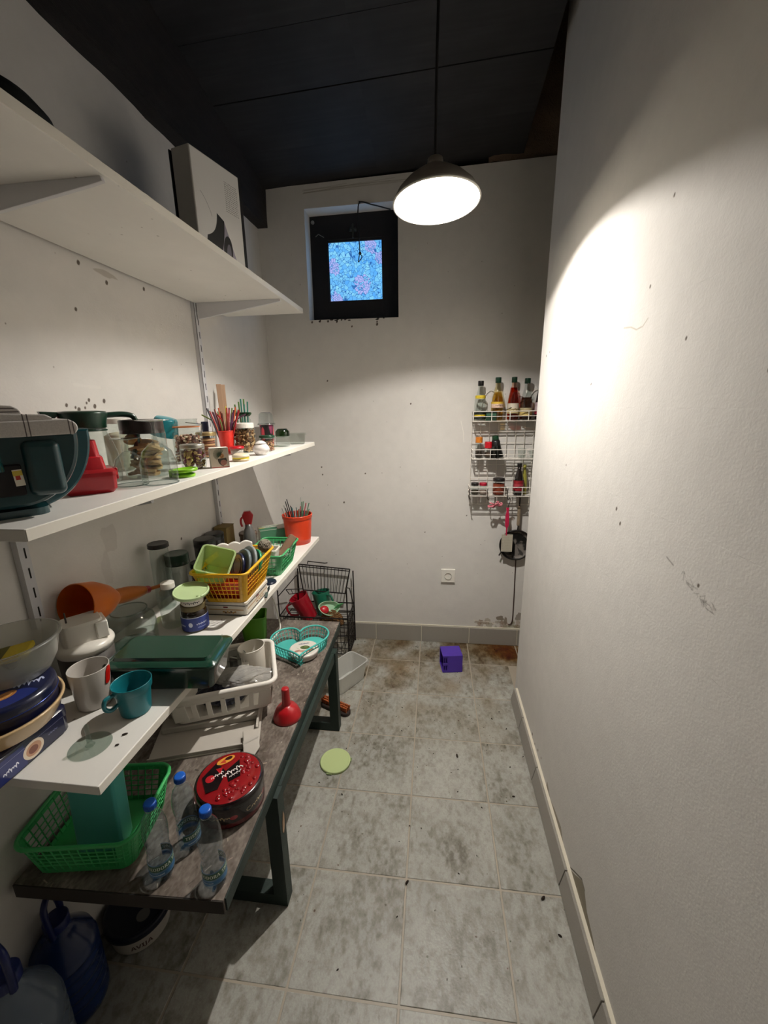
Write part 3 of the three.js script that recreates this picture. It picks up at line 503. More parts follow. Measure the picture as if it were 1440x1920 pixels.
// coffee carafe
{
  const t = thing('coffee_carafe', 'glass coffee carafe with a dark green flared lid and handle', 'carafe', [-0.80, M, -0.885], 0.95);
  part(t, 'glass_body', lathe([[0, 0.002], [0.05, 0.001], [0.058, 0.008], [0.06, 0.03], [0.057, 0.07], [0.049, 0.1], [0.042, 0.118], [0.041, 0.128], [0.043, 0.131]], 44), MAT.glass);
  part(t, 'lid', lathe([[0, 0.166], [0.03, 0.168], [0.046, 0.166], [0.049, 0.161], [0.044, 0.139], [0.0435, 0.13], [0.04, 0.128], [0.0, 0.128]], 40), MAT.dkGreen);
  part(t, 'band', new THREE.TorusGeometry(0.0425, 0.002, 8, 40).rotateX(Math.PI / 2).translate(0, 0.124, 0), MAT.dkGreen);
  part(t, 'spout', extrude([[0, 0], [0.02, 0.016], [0.02, 0.02], [-0.006, 0.022]], 0.02, 0.003).translate(-0.07, 0.143, -0.01).rotateY(0), MAT.dkGreen);
  part(t, 'handle', tube([[0.046, 0.157, 0], [0.085, 0.158, 0], [0.104, 0.152, 0], [0.108, 0.13, 0], [0.104, 0.09, 0], [0.09, 0.05, 0]], 0.0065, 40, 8), MAT.dkGreen);
}
{
  const t = thing('sugar_jar', 'tall clear jar of white powder between the carafe and the brown-lidded jar', 'jar', [-0.885, M, -1.085]);
  part(t, 'glass_body', jarGlass(0.034, 0.14, 0.028), MAT.glass);
  part(t, 'lid', screwLid(0.031, 0.132, 0.014), MAT.white);
  single('white_powder', lathe([[0, 0.003], [0.031, 0.004], [0.0325, 0.02], [0.0325, 0.098], [0.02, 0.106], [0, 0.109]], 32), MS(0xd9cfb9, 0.95), 'white powder filling the tall jar beside the carafe', 'food', [-0.885, M, -1.085], 0, null, 'stuff');
}
// red stack of containers
{
  const t = thing('red_box', 'red square plastic food box, the lowest of the red stack', 'container', [-0.724, M, -0.786], 0.78);
  part(t, 'body', loft([[rrect(0.039, 0.034, 0.008), 0], [rrect(0.046, 0.04, 0.01), 0.008], [rrect(0.048, 0.042, 0.01), 0.036]]), MAT.crimson);
  part(t, 'lid', loft([[rrect(0.05, 0.044, 0.011), 0.036], [rrect(0.05, 0.044, 0.011), 0.044], [rrect(0.044, 0.038, 0.01), 0.05]]), MAT.crimson);
  part(t, 'latch', rbox(0.006, 0.024, 0.03, 0.002).translate(0.05, 0.036, 0), MAT.crimson);
  const u = thing('red_beaker', 'stepped red plastic beaker standing on the red food box', 'cup', [-0.726, M + 0.05, -0.783], 0.78);
  part(u, 'body', loft([[rrect(0.036, 0.034, 0.009), 0], [rrect(0.033, 0.031, 0.009), 0.024], [rrect(0.029, 0.027, 0.009), 0.026], [rrect(0.026, 0.024, 0.009), 0.058], [rrect(0.024, 0.022, 0.008), 0.058], [rrect(0.024, 0.022, 0.008), 0.05]]), MAT.red);
}
// upside-down wine glasses
function wineGlass(label, x, z, r, h, bowlH) {
  const t = thing('wine_glass', label, 'glass', [x, M, z]), wg = glassM(0xe6eae8), rg = glassM(0xc4cccb, 0.05);
  part(t, 'rim', new THREE.TorusGeometry(r, 0.0011, 6, 44).rotateX(Math.PI / 2).translate(0, 0.0014, 0), rg);
  part(t, 'bowl', lathe([[r, 0.001], [r * 1.04, bowlH * 0.25], [r * 1.02, bowlH * 0.5], [r * 0.82, bowlH * 0.78], [r * 0.4, bowlH * 0.95], [0.006, bowlH]], 44), wg);
  part(t, 'stem', lathe([[0.007, bowlH - 0.002], [0.004, bowlH + 0.012], [0.0036, h - 0.012], [0.006, h - 0.004]], 18), wg);
  part(t, 'foot', lathe([[0.006, h - 0.005], [r * 0.9, h - 0.0015], [r * 0.92, h], [0, h + 0.001]], 40), wg);
  return t;
}
wineGlass('smaller wine glass standing upside down beside the red stack', -0.69, -0.868, 0.033, 0.107, 0.078);
wineGlass('larger wine glass standing upside down in front of the jar of toast slices', -0.637, -0.894, 0.038, 0.145, 0.096);
// jar of toast slices
jar('wide glass jar with a dark brown lid full of dried bread slices', -0.735, -0.988, M, 0.052, 0.136, 0.047, MAT.brownLid, 0.034, 0.05);
{
  const sm = [0xc9a273, 0xb98f62, 0xd4b184].map((c) => MS(c, 0.95, { bumpMap: bumpFor(2, 2), bumpScale: 0.002 }));
  for (let i = 0; i < 17; i++) {
    const a = 0.024 + 0.008 * rnd(), loop = []; for (let k = 0; k < 20; k++) { const t = k / 20 * 6.2832; loop.push([a * (1.1 + 0.22 * rnd()) * Math.cos(t), a * (0.8 + 0.2 * rnd()) * Math.sin(t)]); }
    const g = slabOf(loop, -0.003, 0.003), an = rr(0, 6.28), rad = rr(0.0, 0.014), m = single('bread_slice', g, sm[i % 3], i % 2 ? 'pale dried bread slice inside the brown-lidded jar' : 'browner dried bread slice inside the brown-lidded jar', 'food', [-0.735 + rad * Math.cos(an), M + 0.012 + i * 0.0046, -0.988 + rad * Math.sin(an)], 0, i % 2 ? 'pale bread slices in the jar' : 'browner bread slices in the jar');
    m.rotation.set(rr(-0.38, 0.38), rr(0, 6), rr(-0.38, 0.38));
  }
  const bun = new THREE.IcosahedronGeometry(1, 4), bp = bun.attributes.position; for (let i = 0; i < bp.count; i++) { const k = 0.75 + 0.5 * fbm(bp.getX(i) * 1.8 + 4, bp.getY(i) * 1.8 + bp.getZ(i), 3, 6); bp.setXYZ(i, bp.getX(i) * 0.02 * k, bp.getY(i) * 0.013 * k, bp.getZ(i) * 0.022 * k); } bun.computeVertexNormals();
  single('dried_roll', bun, MS(0xb98a4e, 0.85), 'golden brown dried roll on top of the bread slices in the jar', 'food', [-0.754, M + 0.096, -0.972]);
}
// teal cup upside down over a jar
jar('plain lidless jar under the upturned teal cup', -0.872, -1.268, M, 0.036, 0.1, 0.03, null, 0);
{
  const t = thing('teal_cup', 'translucent teal plastic cup turned upside down over a jar', 'cup', [-0.868, M + 0.098, -1.272]); t.rotation.z = -0.28;
  part(t, 'body', lathe([[0.042, -0.012], [0.043, -0.01], [0.034, 0.04], [0.029, 0.046], [0, 0.047], [0, 0.045], [0.028, 0.044], [0.032, 0.038], [0.0405, -0.01], [0.042, -0.012]], 36), cloudy(0x2f9aa6, 0.35, 0.3));
}
// lime clip lid
{
  const t = thing('flip_cover', 'lime green flip lid lying open at the shelf edge', 'lid', [-0.637, M, -0.985], 0.5);
  part(t, 'base', lathe([[0, 0], [0.027, 0], [0.028, 0.002], [0.028, 0.007], [0.025, 0.008], [0.024, 0.003], [0, 0.003]], 36), MAT.lime);
  part(t, 'flap', at(lathe([[0, 0], [0.03, 0], [0.031, 0.002], [0.031, 0.007], [0.027, 0.008], [0.026, 0.003], [0, 0.003]], 36), 0.004, 0.013, 0, 0, 0, 0.06), MAT.lime);
  part(t, 'hinge', rbox(0.008, 0.018, 0.016, 0.002).translate(-0.029, 0.009, 0), MAT.lime);
}
// clip-top jar of beans
{
  const t = thing('clip_jar', 'clip-top glass jar of speckled beans with a domed glass lid', 'jar', [-0.785, M, -1.262], 0.6);
  part(t, 'glass_body', jarGlass(0.044, 0.112, 0.037), MAT.glass);
  part(t, 'lid', lathe([[0.037, 0.114], [0.041, 0.116], [0.041, 0.121], [0.034, 0.124], [0.033, 0.134], [0.036, 0.138], [0, 0.139]], 36), MAT.glass);
  part(t, 'clip', [...wire([[0.042, 0.09, -0.01], [0.045, 0.12, -0.012], [0.0, 0.127, -0.012], [0, 0.127, 0.012], [0.045, 0.12, 0.012], [0.042, 0.09, 0.01]], 0.0012)], MAT.chrome);
  part(t, 'seal', new THREE.TorusGeometry(0.0385, 0.002, 6, 36).rotateX(Math.PI / 2).translate(0, 0.1135, 0), MS(0xc77a4a, 0.7));
  bits('speckled_beans', 'speckled beans filling the clip-top jar', -0.785, -1.262, M + 0.008, M + 0.086, 0.038, 620, flakeGeo(0.006, 0.004, 0.0035), MS(0xffffff, 0.6), [0x7a4a34, 0xd9c7a8, 0x9a6a4c, 0xc79a8a, 0x5c3426]);
}
jar('small glass jar of pink and cream dried petals beside the pineapple carton', -0.69, -1.125, M, 0.034, 0.068, 0.03, MAT.tinMetal, 0.011);
bits('dried_petals', 'pink, cream and brown dried petals in the small jar', -0.69, -1.125, M + 0.006, M + 0.048, 0.027, 120, flakeGeo(0.008, 0.006, 0.0014), MS(0xffffff, 0.8), [0xa85a78, 0xc9a878, 0x8a6a3a, 0xd9c07a, 0x7a3a52], 1.4);
// jar of round wafers
jar('glass jar with a gold lid holding a stack of round wafers', -0.795, -1.39, M, 0.033, 0.086, 0.031, MAT.gold, 0.012);
{
  const wm = MS(0xc79468, 0.85), wm2 = MS(0x8a4f34, 0.85);
  for (let i = 0; i < 7; i++) single('round_wafer', lathe([[0, 0], [0.025, 0], [0.0275, 0.002], [0.0275, 0.006], [0.025, 0.008], [0, 0.008]], 28), i % 2 ? wm2 : wm, i % 2 ? 'dark brown round wafer stacked in the gold-lidded jar' : 'light brown round wafer stacked in the gold-lidded jar', 'food', [-0.795 + rr(-.002, .002), M + 0.004 + i * 0.0092, -1.39 + rr(-.002, .002)], 0, i % 2 ? 'dark wafers in the jar' : 'light wafers in the jar');
}
single('blue_bottle', lathe([[0, 0.12], [0.012, 0.12], [0.0135, 0.117], [0.0135, 0.094], [0.012, 0.09], [0.012, 0.07], [0.016, 0.05], [0.017, 0.004], [0.014, 0], [0, 0]], 24), MP(0x0c1230, 0.35), 'small navy blue bottle behind the wafer jar', 'bottle', [-0.892, M, -1.56]);
// red cup with straws
{
  const t = thing('straw_cup', 'orange red plastic cup holding the coloured drinking straws', 'cup', [-0.79, M, -1.525]);
  part(t, 'body', bowl(0.022, 0.0295, 0.085, 0.0018), plastic(0xd02a1c, 0.4));
  part(t, 'rim', new THREE.TorusGeometry(0.0295, 0.0018, 8, 36).rotateX(Math.PI / 2).translate(0, 0.085, 0), plastic(0xd02a1c, 0.4));
  const cols = [['red', 0xb01e26], ['orange', 0xc8562a], ['yellow', 0xc9b23a], ['purple', 0x5c2a4c], ['brown', 0x7a3a2c], ['green', 0x6a7a2c], ['dark grey', 0x3c3a40]];
  const pick = [0, 0, 4, 4, 5, 1, 2, 1, 0, 0, 0, 4, 0, 5, 2, 3, 3, 3, 4, 3, 6, 0, 4, 5, 1, 3];
  pick.forEach((k, i) => {
    const f = i / pick.length, a = f * 6.28 * 3.2, rb = 0.012 * Math.sqrt(rnd()), lean = 0.014 + 0.04 * Math.abs(Math.cos(a)) * rr(0.6, 1), dx = Math.cos(a), dz = Math.sin(a), tall = rr(0.15, 0.178);
    const p0 = [rb * dx, 0.004, rb * dz], pm = [rb * dx + lean * dx * 0.62, 0.11, rb * dz + lean * dz * 0.62], p1 = [rb * dx + lean * dx, tall, rb * dz + lean * dz];
    const bent = i % 6 === 4, pts = bent ? [p0, pm, [pm[0] + dx * 0.012, pm[1] + 0.014, pm[2] + dz * 0.012], [pm[0] + dx * 0.05, pm[1] + 0.036, pm[2] + dz * 0.05]] : [p0, pm, p1];
    const [nm, hex] = cols[k];
    single('drinking_straw', tube(pts, 0.0027, bent ? 22 : 10, 8), plastic(hex, 0.45), (bent ? `bent ${nm} drinking straw leaning out of the orange red cup` : `${nm} drinking straw standing in the orange red cup`), 'straw', [-0.79, M, -1.525], 0, `${bent ? 'bent ' : ''}${nm} straws in the cup`);
  });
}
// jar with dispenser lid, green sticks, wooden tongs
{
  const t = thing('stick_jar', 'glass jar with a green glass rim holding green picks and wooden tongs', 'jar', [-0.878, M, -1.87]);
  part(t, 'glass_body', jarGlass(0.034, 0.135, 0.03), MAT.glass);
  part(t, 'rim', lathe([[0.03, 0.132], [0.037, 0.138], [0.04, 0.144], [0.038, 0.15], [0.031, 0.146], [0.03, 0.132]], 36), glassM(0x5f9a5c, 0.1));
  const gm = [plastic(0x4d7a2c, 0.5), plastic(0x2c7a68, 0.5)];
  [[-0.02, 0.012, 1], [-0.014, -0.006, 1], [0.002, -0.014, 1], [0.012, 0.006, 0], [0.02, -0.004, 0], [0.006, 0.018, 0]].forEach(([x, z, k], i) => single('green_pick', bar([x * 0.7, 0.008, z * 0.7], [x * 1.3, 0.185 + 0.012 * (i % 3), z * 1.3], 0.0034, 6), gm[1 - k], k ? 'teal pointed pick standing in the green-rimmed jar' : 'olive green pick standing in the green-rimmed jar', 'pick', [-0.878, M, -1.87], 0, k ? 'teal picks in the jar' : 'olive picks in the jar'));
  const w = thing('wooden_tongs', 'pair of flat wooden tongs leaning against the wall behind the straws', 'tongs', [-0.905, M, -1.73], 0.15);
  const wm = MS(0xa98a70, 0.8);
  part(w, 'blade', at(rbox(0.02, 0.27, 0.005, 0.002), 0.002, 0.133, 0.0, 0.04, 0.3, 0.02), wm);
  part(w, 'blade', at(rbox(0.02, 0.275, 0.005, 0.002), 0.004, 0.134, -0.03, -0.2, 0.3, 0), wm);
}
// pineapple carton
{
  const t = thing('pineapple_carton', 'small carton printed with a pineapple at the shelf edge', 'box', [-0.627, M, -1.152], 0.62);
  const w = 0.05, h = 0.058, d = 0.034;
  part(t, 'carton', rbox(w, h, d, 0.0008, 1).translate(0, h / 2, 0), MS(0xd9d3c6, 0.6));
  part(t, 'front_print', new THREE.PlaneGeometry(w - 0.001, h - 0.001).translate(0, h / 2, d / 2 + 0.0004), MS(0xffffff, 0.5, { map: canvasTex(256, 296, (c, W, Hh) => {
    c.fillStyle = '#b9ab98'; c.fillRect(0, 0, W, Hh); c.fillStyle = '#9b3a2c'; c.fillRect(0, Hh - 14, W, 14); c.fillStyle = '#2d2a22'; c.fillRect(0, 0, W, 6);
    c.fillStyle = '#b98a5a'; c.beginPath(); c.ellipse(158, 120, 34, 40, 0, 0, 7); c.fill(); c.fillStyle = '#7a4a2a'; for (let i = 0; i < 6; i++) { c.beginPath(); c.arc(158 + 16 * Math.cos(i), 120 + 20 * Math.sin(i), 8, 0, 7); c.fill(); }
    c.strokeStyle = '#2c3a24'; c.lineWidth = 7; for (let i = 0; i < 17; i++) { const a = 2.2 + i * 0.2; c.beginPath(); c.moveTo(140, 110); c.lineTo(130 + 92 * Math.cos(a), 96 + 88 * Math.sin(a)); c.stroke(); }
    c.fillStyle = '#3a3328'; c.beginPath(); c.moveTo(96, 160); c.quadraticCurveTo(100, 250, 170, 278); c.lineTo(230, 200); c.lineTo(220, 150); c.closePath(); c.fill();
    c.fillStyle = '#b98474'; c.beginPath(); c.arc(178, 222, 44, 0, 7); c.fill(); c.strokeStyle = '#6c3a30'; c.lineWidth = 6; for (const r of [12, 24, 36]) { c.beginPath(); c.arc(178, 222, r, 0, 7); c.stroke(); }
  }) }));
  part(t, 'side_print', at(new THREE.PlaneGeometry(d - 0.001, h - 0.001), w / 2 + 0.0004, h / 2, 0, 0, Math.PI / 2, 0), MS(0xffffff, 0.5, { map: canvasTex(96, 160, (c, W, Hh) => { c.fillStyle = '#e4e0d6'; c.fillRect(0, 0, W, Hh); c.fillStyle = '#2c2c3a'; c.fillRect(38, 24, 26, 20); c.fillRect(40, 54, 20, 18); c.fillRect(40, 118, 26, 10); c.fillStyle = '#9a9a96'; for (let i = 0; i < 4; i++) c.fillRect(34, 82 + i * 8, 34, 3); }) }));
}
{
  const t = thing('red_pot', 'small tub with a flat red lid between the straw cup and the jar of flakes', 'pot', [-0.735, M, -1.488]);
  part(t, 'lid', lathe([[0, 0.03], [0.02, 0.031], [0.025, 0.03], [0.027, 0.026], [0.027, 0.022], [0.024, 0.022], [0, 0.026]], 32), MAT.red);
  part(t, 'tub', lathe([[0, 0], [0.02, 0], [0.022, 0.003], [0.024, 0.022], [0, 0.022]], 32), cloudy(0xd8d2c6, 0.5));
}
jar('glass jar with a white lid full of dry flakes', -0.735, -1.565, M, 0.041, 0.108, 0.033, MAT.white, 0.02, 0.0375);
bits('dry_flakes', 'pale brown dry flakes filling the white-lidded jar', -0.735, -1.565, M + 0.006, M + 0.088, 0.036, 520, flakeGeo(0.0075, 0.0045, 0.0016), MS(0xffffff, 0.85), [0xb58a5c, 0xc9a374, 0x8a6238, 0xd9b88c, 0x7a5430], 1.3);
{
  const t = thing('macaron_box', 'round cream box with a yellow middle lying in front of the flakes jar', 'box', [-0.63, M, -1.297]);
  part(t, 'base', lathe([[0, 0], [0.024, 0], [0.027, 0.003], [0.027, 0.008], [0, 0.008]], 32), MAT.cream);
  part(t, 'band', cyl(0.0265, 0.0265, 0.006, 32).translate(0, 0.008, 0), MP(0xd9c22a, 0.4));
  part(t, 'lid', lathe([[0, 0.025], [0.018, 0.0245], [0.026, 0.02], [0.028, 0.016], [0.027, 0.013], [0, 0.013]], 32), MP(0xdcccb0, 0.4));
}
{
  const t = thing('sugar_bowl', 'small white ceramic sugar bowl with a domed lid', 'bowl', [-0.632, M, -1.47]);
  part(t, 'body', lathe([[0, 0], [0.019, 0], [0.021, 0.003], [0.029, 0.014], [0.031, 0.022], [0.028, 0.031], [0.021, 0.038], [0.0205, 0.041], [0, 0.041]], 40), MAT.whiteCeramic);
  part(t, 'lid', lathe([[0, 0.052], [0.006, 0.052], [0.013, 0.049], [0.02, 0.043], [0.0215, 0.041], [0, 0.04]], 36), MAT.whiteCeramic);
}
{
  const t = thing('berry_cup', 'tumbler printed with red berries', 'cup', [-0.76, M, -1.85]);
  part(t, 'body', bowl(0.027, 0.031, 0.092, 0.002), MS(0xffffff, 0.35, { map: canvasTex(256, 128, (c, w, h) => { c.fillStyle = '#171214'; c.fillRect(0, 0, w, h); for (let i = 0; i < 9; i++) { c.fillStyle = ['#b81c2c', '#7a2c4a', '#c23a4a'][i % 3]; c.beginPath(); c.arc(14 + i * 29, 40 + (i % 3) * 26, 17, 0, 7); c.fill(); } }) }));
  const u = thing('upturned_glass', 'clear glass turned upside down on the berry tumbler', 'glass', [-0.76, M + 0.0925, -1.85]);
  part(u, 'bowl', lathe([[0.037, 0.004], [0.039, 0.006], [0.036, 0.008], [0.034, 0.012], [0.03, 0.048], [0.024, 0.054], [0, 0.055]], 40), glassM(0xe8ecec, 0.03));
  part(u, 'foot_disc', lathe([[0, 0.056], [0.022, 0.0555], [0.022, 0.053], [0, 0.053]], 32), MP(0x6a6c6c, 0.3, { metalness: 0.5 }));
  part(u, 'rim', new THREE.TorusGeometry(0.038, 0.0018, 8, 44).rotateX(Math.PI / 2).translate(0, 0.0035, 0), MAT.chrome);
}
single('grey_carton', rbox(0.04, 0.078, 0.03, 0.002).translate(0, 0.039, 0), MS(0x8a827a, 0.7), 'plain grey carton at the back behind the flakes jar', 'box', [-0.86, M, -1.98]);
jar('small glass jar with a flat dark green lid beside the sugar bowl', -0.66, -1.60, M, 0.029, 0.06, 0.028, MAT.forest, 0.009, 0.031);
bits('small_pasta', 'small pinkish pasta in the green-lidded jar beside the sugar bowl', -0.66, -1.60, M + 0.005, M + 0.042, 0.024, 130, flakeGeo(0.006, 0.003, 0.003), MS(0xffffff, 0.7), [0xc79a72, 0xa86a54, 0xd9b88c], 1.2);
{
  const t = thing('green_top_jar', 'empty glass jar with a tall translucent green top near the shelf end', 'jar', [-0.665, M, -1.79]);
  part(t, 'glass_body', jarGlass(0.03, 0.054, 0.026), MAT.glass);
  part(t, 'lid', lathe([[0.029, 0.046], [0.031, 0.048], [0.03, 0.066], [0.024, 0.072], [0.02, 0.078], [0, 0.077]], 32), glassM(0x4f7a3c, 0.15));
}
{
  const t = thing('clear_box', 'clear plastic box at the far end of the middle shelf', 'box', [-0.645, M, -1.925], 0.3);
  part(t, 'body', openBox(0.034, 0.03, 0.04, 0.034, 0.05, 0.008, 0.002, 0.003), glassM(0xf2f4f2, 0.06));
}
// ---------- lowest shelf ----------
// square cookie tin, round dish, round tin, frosted bowl: one stack at the near end
const scribble = (c, x, y, w, h, col, lw = 3) => { c.strokeStyle = col; c.lineWidth = lw; c.lineCap = 'round'; c.beginPath(); c.moveTo(x, y); const n = Math.round(w / (h * 0.45)); for (let i = 1; i <= n; i++) c.quadraticCurveTo(x + (i - 0.6) * w / n, y - h * (i % 3 ? 0.6 : 1.1), x + i * w / n, y + (i % 2 ? 0.12 : -0.1) * h); c.stroke(); };
{
  const t = thing('cookie_tin', 'square navy biscuit tin with a cookie picture, lowest of its stack', 'tin', [-0.858, LO, -0.565]);
  const a = 0.09, b = 0.103, h = 0.056;
  part(t, 'body', loft([[rrect(a - 0.002, b - 0.002, 0.016), 0], [rrect(a, b, 0.018), 0.003], [rrect(a, b, 0.018), h - 0.016]]), MAT.navy);
  part(t, 'lid', loft([[rrect(a + 0.0015, b + 0.0015, 0.019), h - 0.02], [rrect(a + 0.0015, b + 0.0015, 0.019), h - 0.003], [rrect(a - 0.002, b - 0.002, 0.017), h]]), MAT.navy);
  const print = canvasTex(1024, 288, (c, w, hh) => {
    c.fillStyle = '#0d1438'; c.fillRect(0, 0, w, hh); c.fillStyle = 'rgba(30,44,110,.8)'; c.fillRect(0, 0, w * 0.5, hh);
    c.strokeStyle = '#c9cbe0'; c.lineWidth = 2; c.beginPath(); c.moveTo(0, 60); c.lineTo(w, 60); c.stroke();
    c.fillStyle = '#dccbb4'; c.beginPath(); c.ellipse(610, 160, 128, 116, 0, 0, 7); c.fill(); c.fillStyle = '#b98a6a'; c.beginPath(); c.ellipse(612, 160, 94, 84, 0, 0, 7); c.fill(); c.fillStyle = '#7a4430'; c.beginPath(); c.ellipse(606, 164, 58, 50, 0.2, 0, 7); c.fill();
    scribble(c, 250, 190, 170, 60, '#e2e4f0', 13); scribble(c, 800, 150, 130, 34, 'rgba(190,194,230,.7)', 4);
  });
  part(t, 'side_print', at(new THREE.PlaneGeometry(b * 2 - 0.036, h - 0.012), a + 0.0018, h / 2 - 0.002, 0, 0, Math.PI / 2, 0), MP(0xffffff, 0.3, { map: print, clearcoat: 0.6 }));
  const d = thing('baking_dish', 'round cream glazed baking dish on the square navy tin', 'dish', [-0.85, LO + 0.0565, -0.595]); d.scale.set(0.89, 1, 0.89);
  part(d, 'dish', lathe([[0, 0], [0.1, 0], [0.108, 0.004], [0.122, 0.032], [0.126, 0.037], [0.125, 0.041], [0.119, 0.04], [0.105, 0.01], [0.098, 0.006], [0, 0.006]], 56), MP(0xd0b184, 0.3, { clearcoat: 0.5 }));
  part(d, 'glaze', lathe([[0, 0.0068], [0.0975, 0.0068], [0.1045, 0.0105], [0.1145, 0.032]], 56), MP(0x5a3014, 0.25, { clearcoat: 0.7, side: THREE.DoubleSide }), 'dark brown inside of the dish');
  const r = thing('round_tin', 'round navy blue biscuit tin with a pretzel picture, set in the cream dish', 'tin', [-0.838, LO + 0.0645, -0.606], 0.75);
  const R = 0.085, rh = 0.07;
  part(r, 'body', lathe([[0, 0], [R - 0.002, 0], [R, 0.003], [R, rh - 0.02]], 56), MAT.navy);
  part(r, 'lid', lathe([[0, rh], [R - 0.006, rh], [R + 0.001, rh - 0.004], [R + 0.002, rh - 0.008], [R + 0.002, rh - 0.022], [R, rh - 0.022]], 56), MAT.navy);
  part(r, 'rim_line', new THREE.TorusGeometry(R + 0.002, 0.0012, 6, 60).rotateX(Math.PI / 2).translate(0, rh - 0.022, 0), MP(0x3c4a8c, 0.2, { metalness: 0.6 }));
  part(r, 'side_print', labelPatch(R + 0.0005, 0.004, rh - 0.023, -0.9, 0.9, 40), MP(0xffffff, 0.3, { clearcoat: 0.5, map: canvasTex(1024, 280, (c, w, h) => { c.fillStyle = '#0c1334'; c.fillRect(0, 0, w, h); for (const [x, k] of [[180, 1], [330, 1.1], [480, .9], [640, 1], [800, 1.1]]) { c.fillStyle = '#c58a4a'; c.beginPath(); c.ellipse(x, 220, 74 * k, 66, 0, 0, 7); c.fill(); c.strokeStyle = '#8a5224'; c.lineWidth = 10; c.beginPath(); c.arc(x, 220, 40, 0, 7); c.stroke(); } }) }));
  part(r, 'top_print', disc(R - 0.008, rh + 0.0004, 48), MP(0xffffff, 0.3, { clearcoat: 0.5, map: canvasTex(512, 512, (c, w, h) => {
    c.fillStyle = '#0e1640'; c.fillRect(0, 0, w, h); c.fillStyle = '#1a2a70'; c.beginPath(); c.ellipse(200, 430, 260, 110, 0, 0, 7); c.fill();
    c.fillStyle = '#b87a3e'; for (const [x, y, a] of [[200, 395, 0.4], [290, 375, -0.5], [130, 440, 0.2]]) { c.beginPath(); c.ellipse(x, y, 62, 40, a, 0, 7); c.fill(); c.strokeStyle = '#e0a866'; c.lineWidth = 9; c.beginPath(); c.ellipse(x, y, 36, 20, a, 0, 7); c.stroke(); }
    scribble(c, 330, 300, 150, 60, '#c9d0ee', 12); scribble(c, 340, 210, 130, 46, '#b0b8de', 10);
  }) }));
  const bw = thing('frosted_bowl', 'large frosted plastic bowl on the round navy tin', 'bowl', [-0.852, LO + 0.1355, -0.648]); bw.scale.set(0.72, 0.98, 0.72);
  part(bw, 'bowl', lathe([[0, 0], [0.074, 0], [0.088, 0.005], [0.106, 0.03], [0.118, 0.07], [0.126, 0.076], [0.126, 0.08], [0.117, 0.081], [0.103, 0.03], [0.085, 0.008], [0, 0.004]], 56), cloudy(0xeeeeea, 0.86, 0.3));
  const y = thing('yellow_packet', 'yellow paper packet lying in the frosted bowl', 'packet', [-0.865, LO + 0.176, -0.65], 0.55); y.rotation.z = 0.12;
  part(y, 'packet', rbox(0.085, 0.012, 0.06, 0.003), MS(0xd9c02c, 0.6));
  part(y, 'print', at(new THREE.PlaneGeometry(0.042, 0.058), -0.018, 0.0065, 0, -Math.PI / 2), MS(0x6a6418, 0.6));
  const gp = thing('grey_packet', 'grey packet standing in the frosted bowl beneath the yellow one', 'packet', [-0.845, LO + 0.1405, -0.645], 0.9);
  part(gp, 'packet', rbox(0.075, 0.024, 0.045, 0.004).translate(0, 0.013, 0), MS(0x8c9694, 0.6));
}
// food chopper
{
  const t = thing('food_chopper', 'grey round food chopper with a white lid and pull block', 'chopper', [-0.862, LO, -0.828], 0.9);
  part(t, 'body', lathe([[0, 0], [0.06, 0], [0.064, 0.004], [0.066, 0.09], [0, 0.09]], 48), plastic(0x4a4541, 0.5));
  part(t, 'lid', lathe([[0, 0.122], [0.054, 0.12], [0.068, 0.112], [0.071, 0.105], [0.071, 0.1], [0.067, 0.097], [0.067, 0.088], [0, 0.088]], 48), MAT.white);
  part(t, 'pull_block', loft([[rrect(0.05, 0.042, 0.018), 0.118], [rrect(0.048, 0.04, 0.016), 0.165], [rrect(0.044, 0.036, 0.014), 0.172]]), MAT.white);
  part(t, 'side_block', rbox(0.03, 0.046, 0.07, 0.004).translate(0.04, 0.143, 0.01), MP(0xe8e4da, 0.3));
  part(t, 'spindle', cyl(0.0024, 0.002, 0.028, 10).translate(-0.03, 0.172, 0.0), MAT.darkGrey); t.scale.set(0.9, 0.94, 0.9);
}
// orange funnel with hose
{
  const t = thing('funnel', 'orange plastic funnel with a ribbed neck and hose lying on the chopper and jar', 'funnel', [-0.905, 1.022, -0.885]);
  t.quaternion.setFromUnitVectors(V(0, 1, 0), V(0.05, -0.26, -0.96).normalize());
  const om = cloudy(0xd9700f, 0.3, 0.45);
  part(t, 'cone', lathe([[0.056, -0.02], [0.058, -0.018], [0.056, 0.03], [0.042, 0.07], [0.02, 0.105], [0.018, 0.105], [0.04, 0.068], [0.054, 0.028], [0.056, -0.02]], 44), om);
  const rib = []; for (let i = 0; i <= 20; i++) { const f = i / 20; rib.push([0.02 + 0.005 * Math.sin(f * Math.PI) - 0.008 * f + (i % 2 ? 0.0014 : 0), 0.1 + 0.12 * f]); }
  part(t, 'ribbed_neck', lathe([[0, 0.1], ...rib, [0, 0.222]], 28), cloudy(0xb9681c, 0.2, 0.5));
  part(t, 'ring', cyl(0.012, 0.012, 0.016, 24).translate(0, 0.22, 0), MAT.crimson);
  part(t, 'hose', tube([[0, 0.23, 0], [0.004, 0.28, 0.004], [0, 0.325, 0.012]], 0.006, 20, 10), cloudy(0xc8742a, 0.3, 0.4));
}
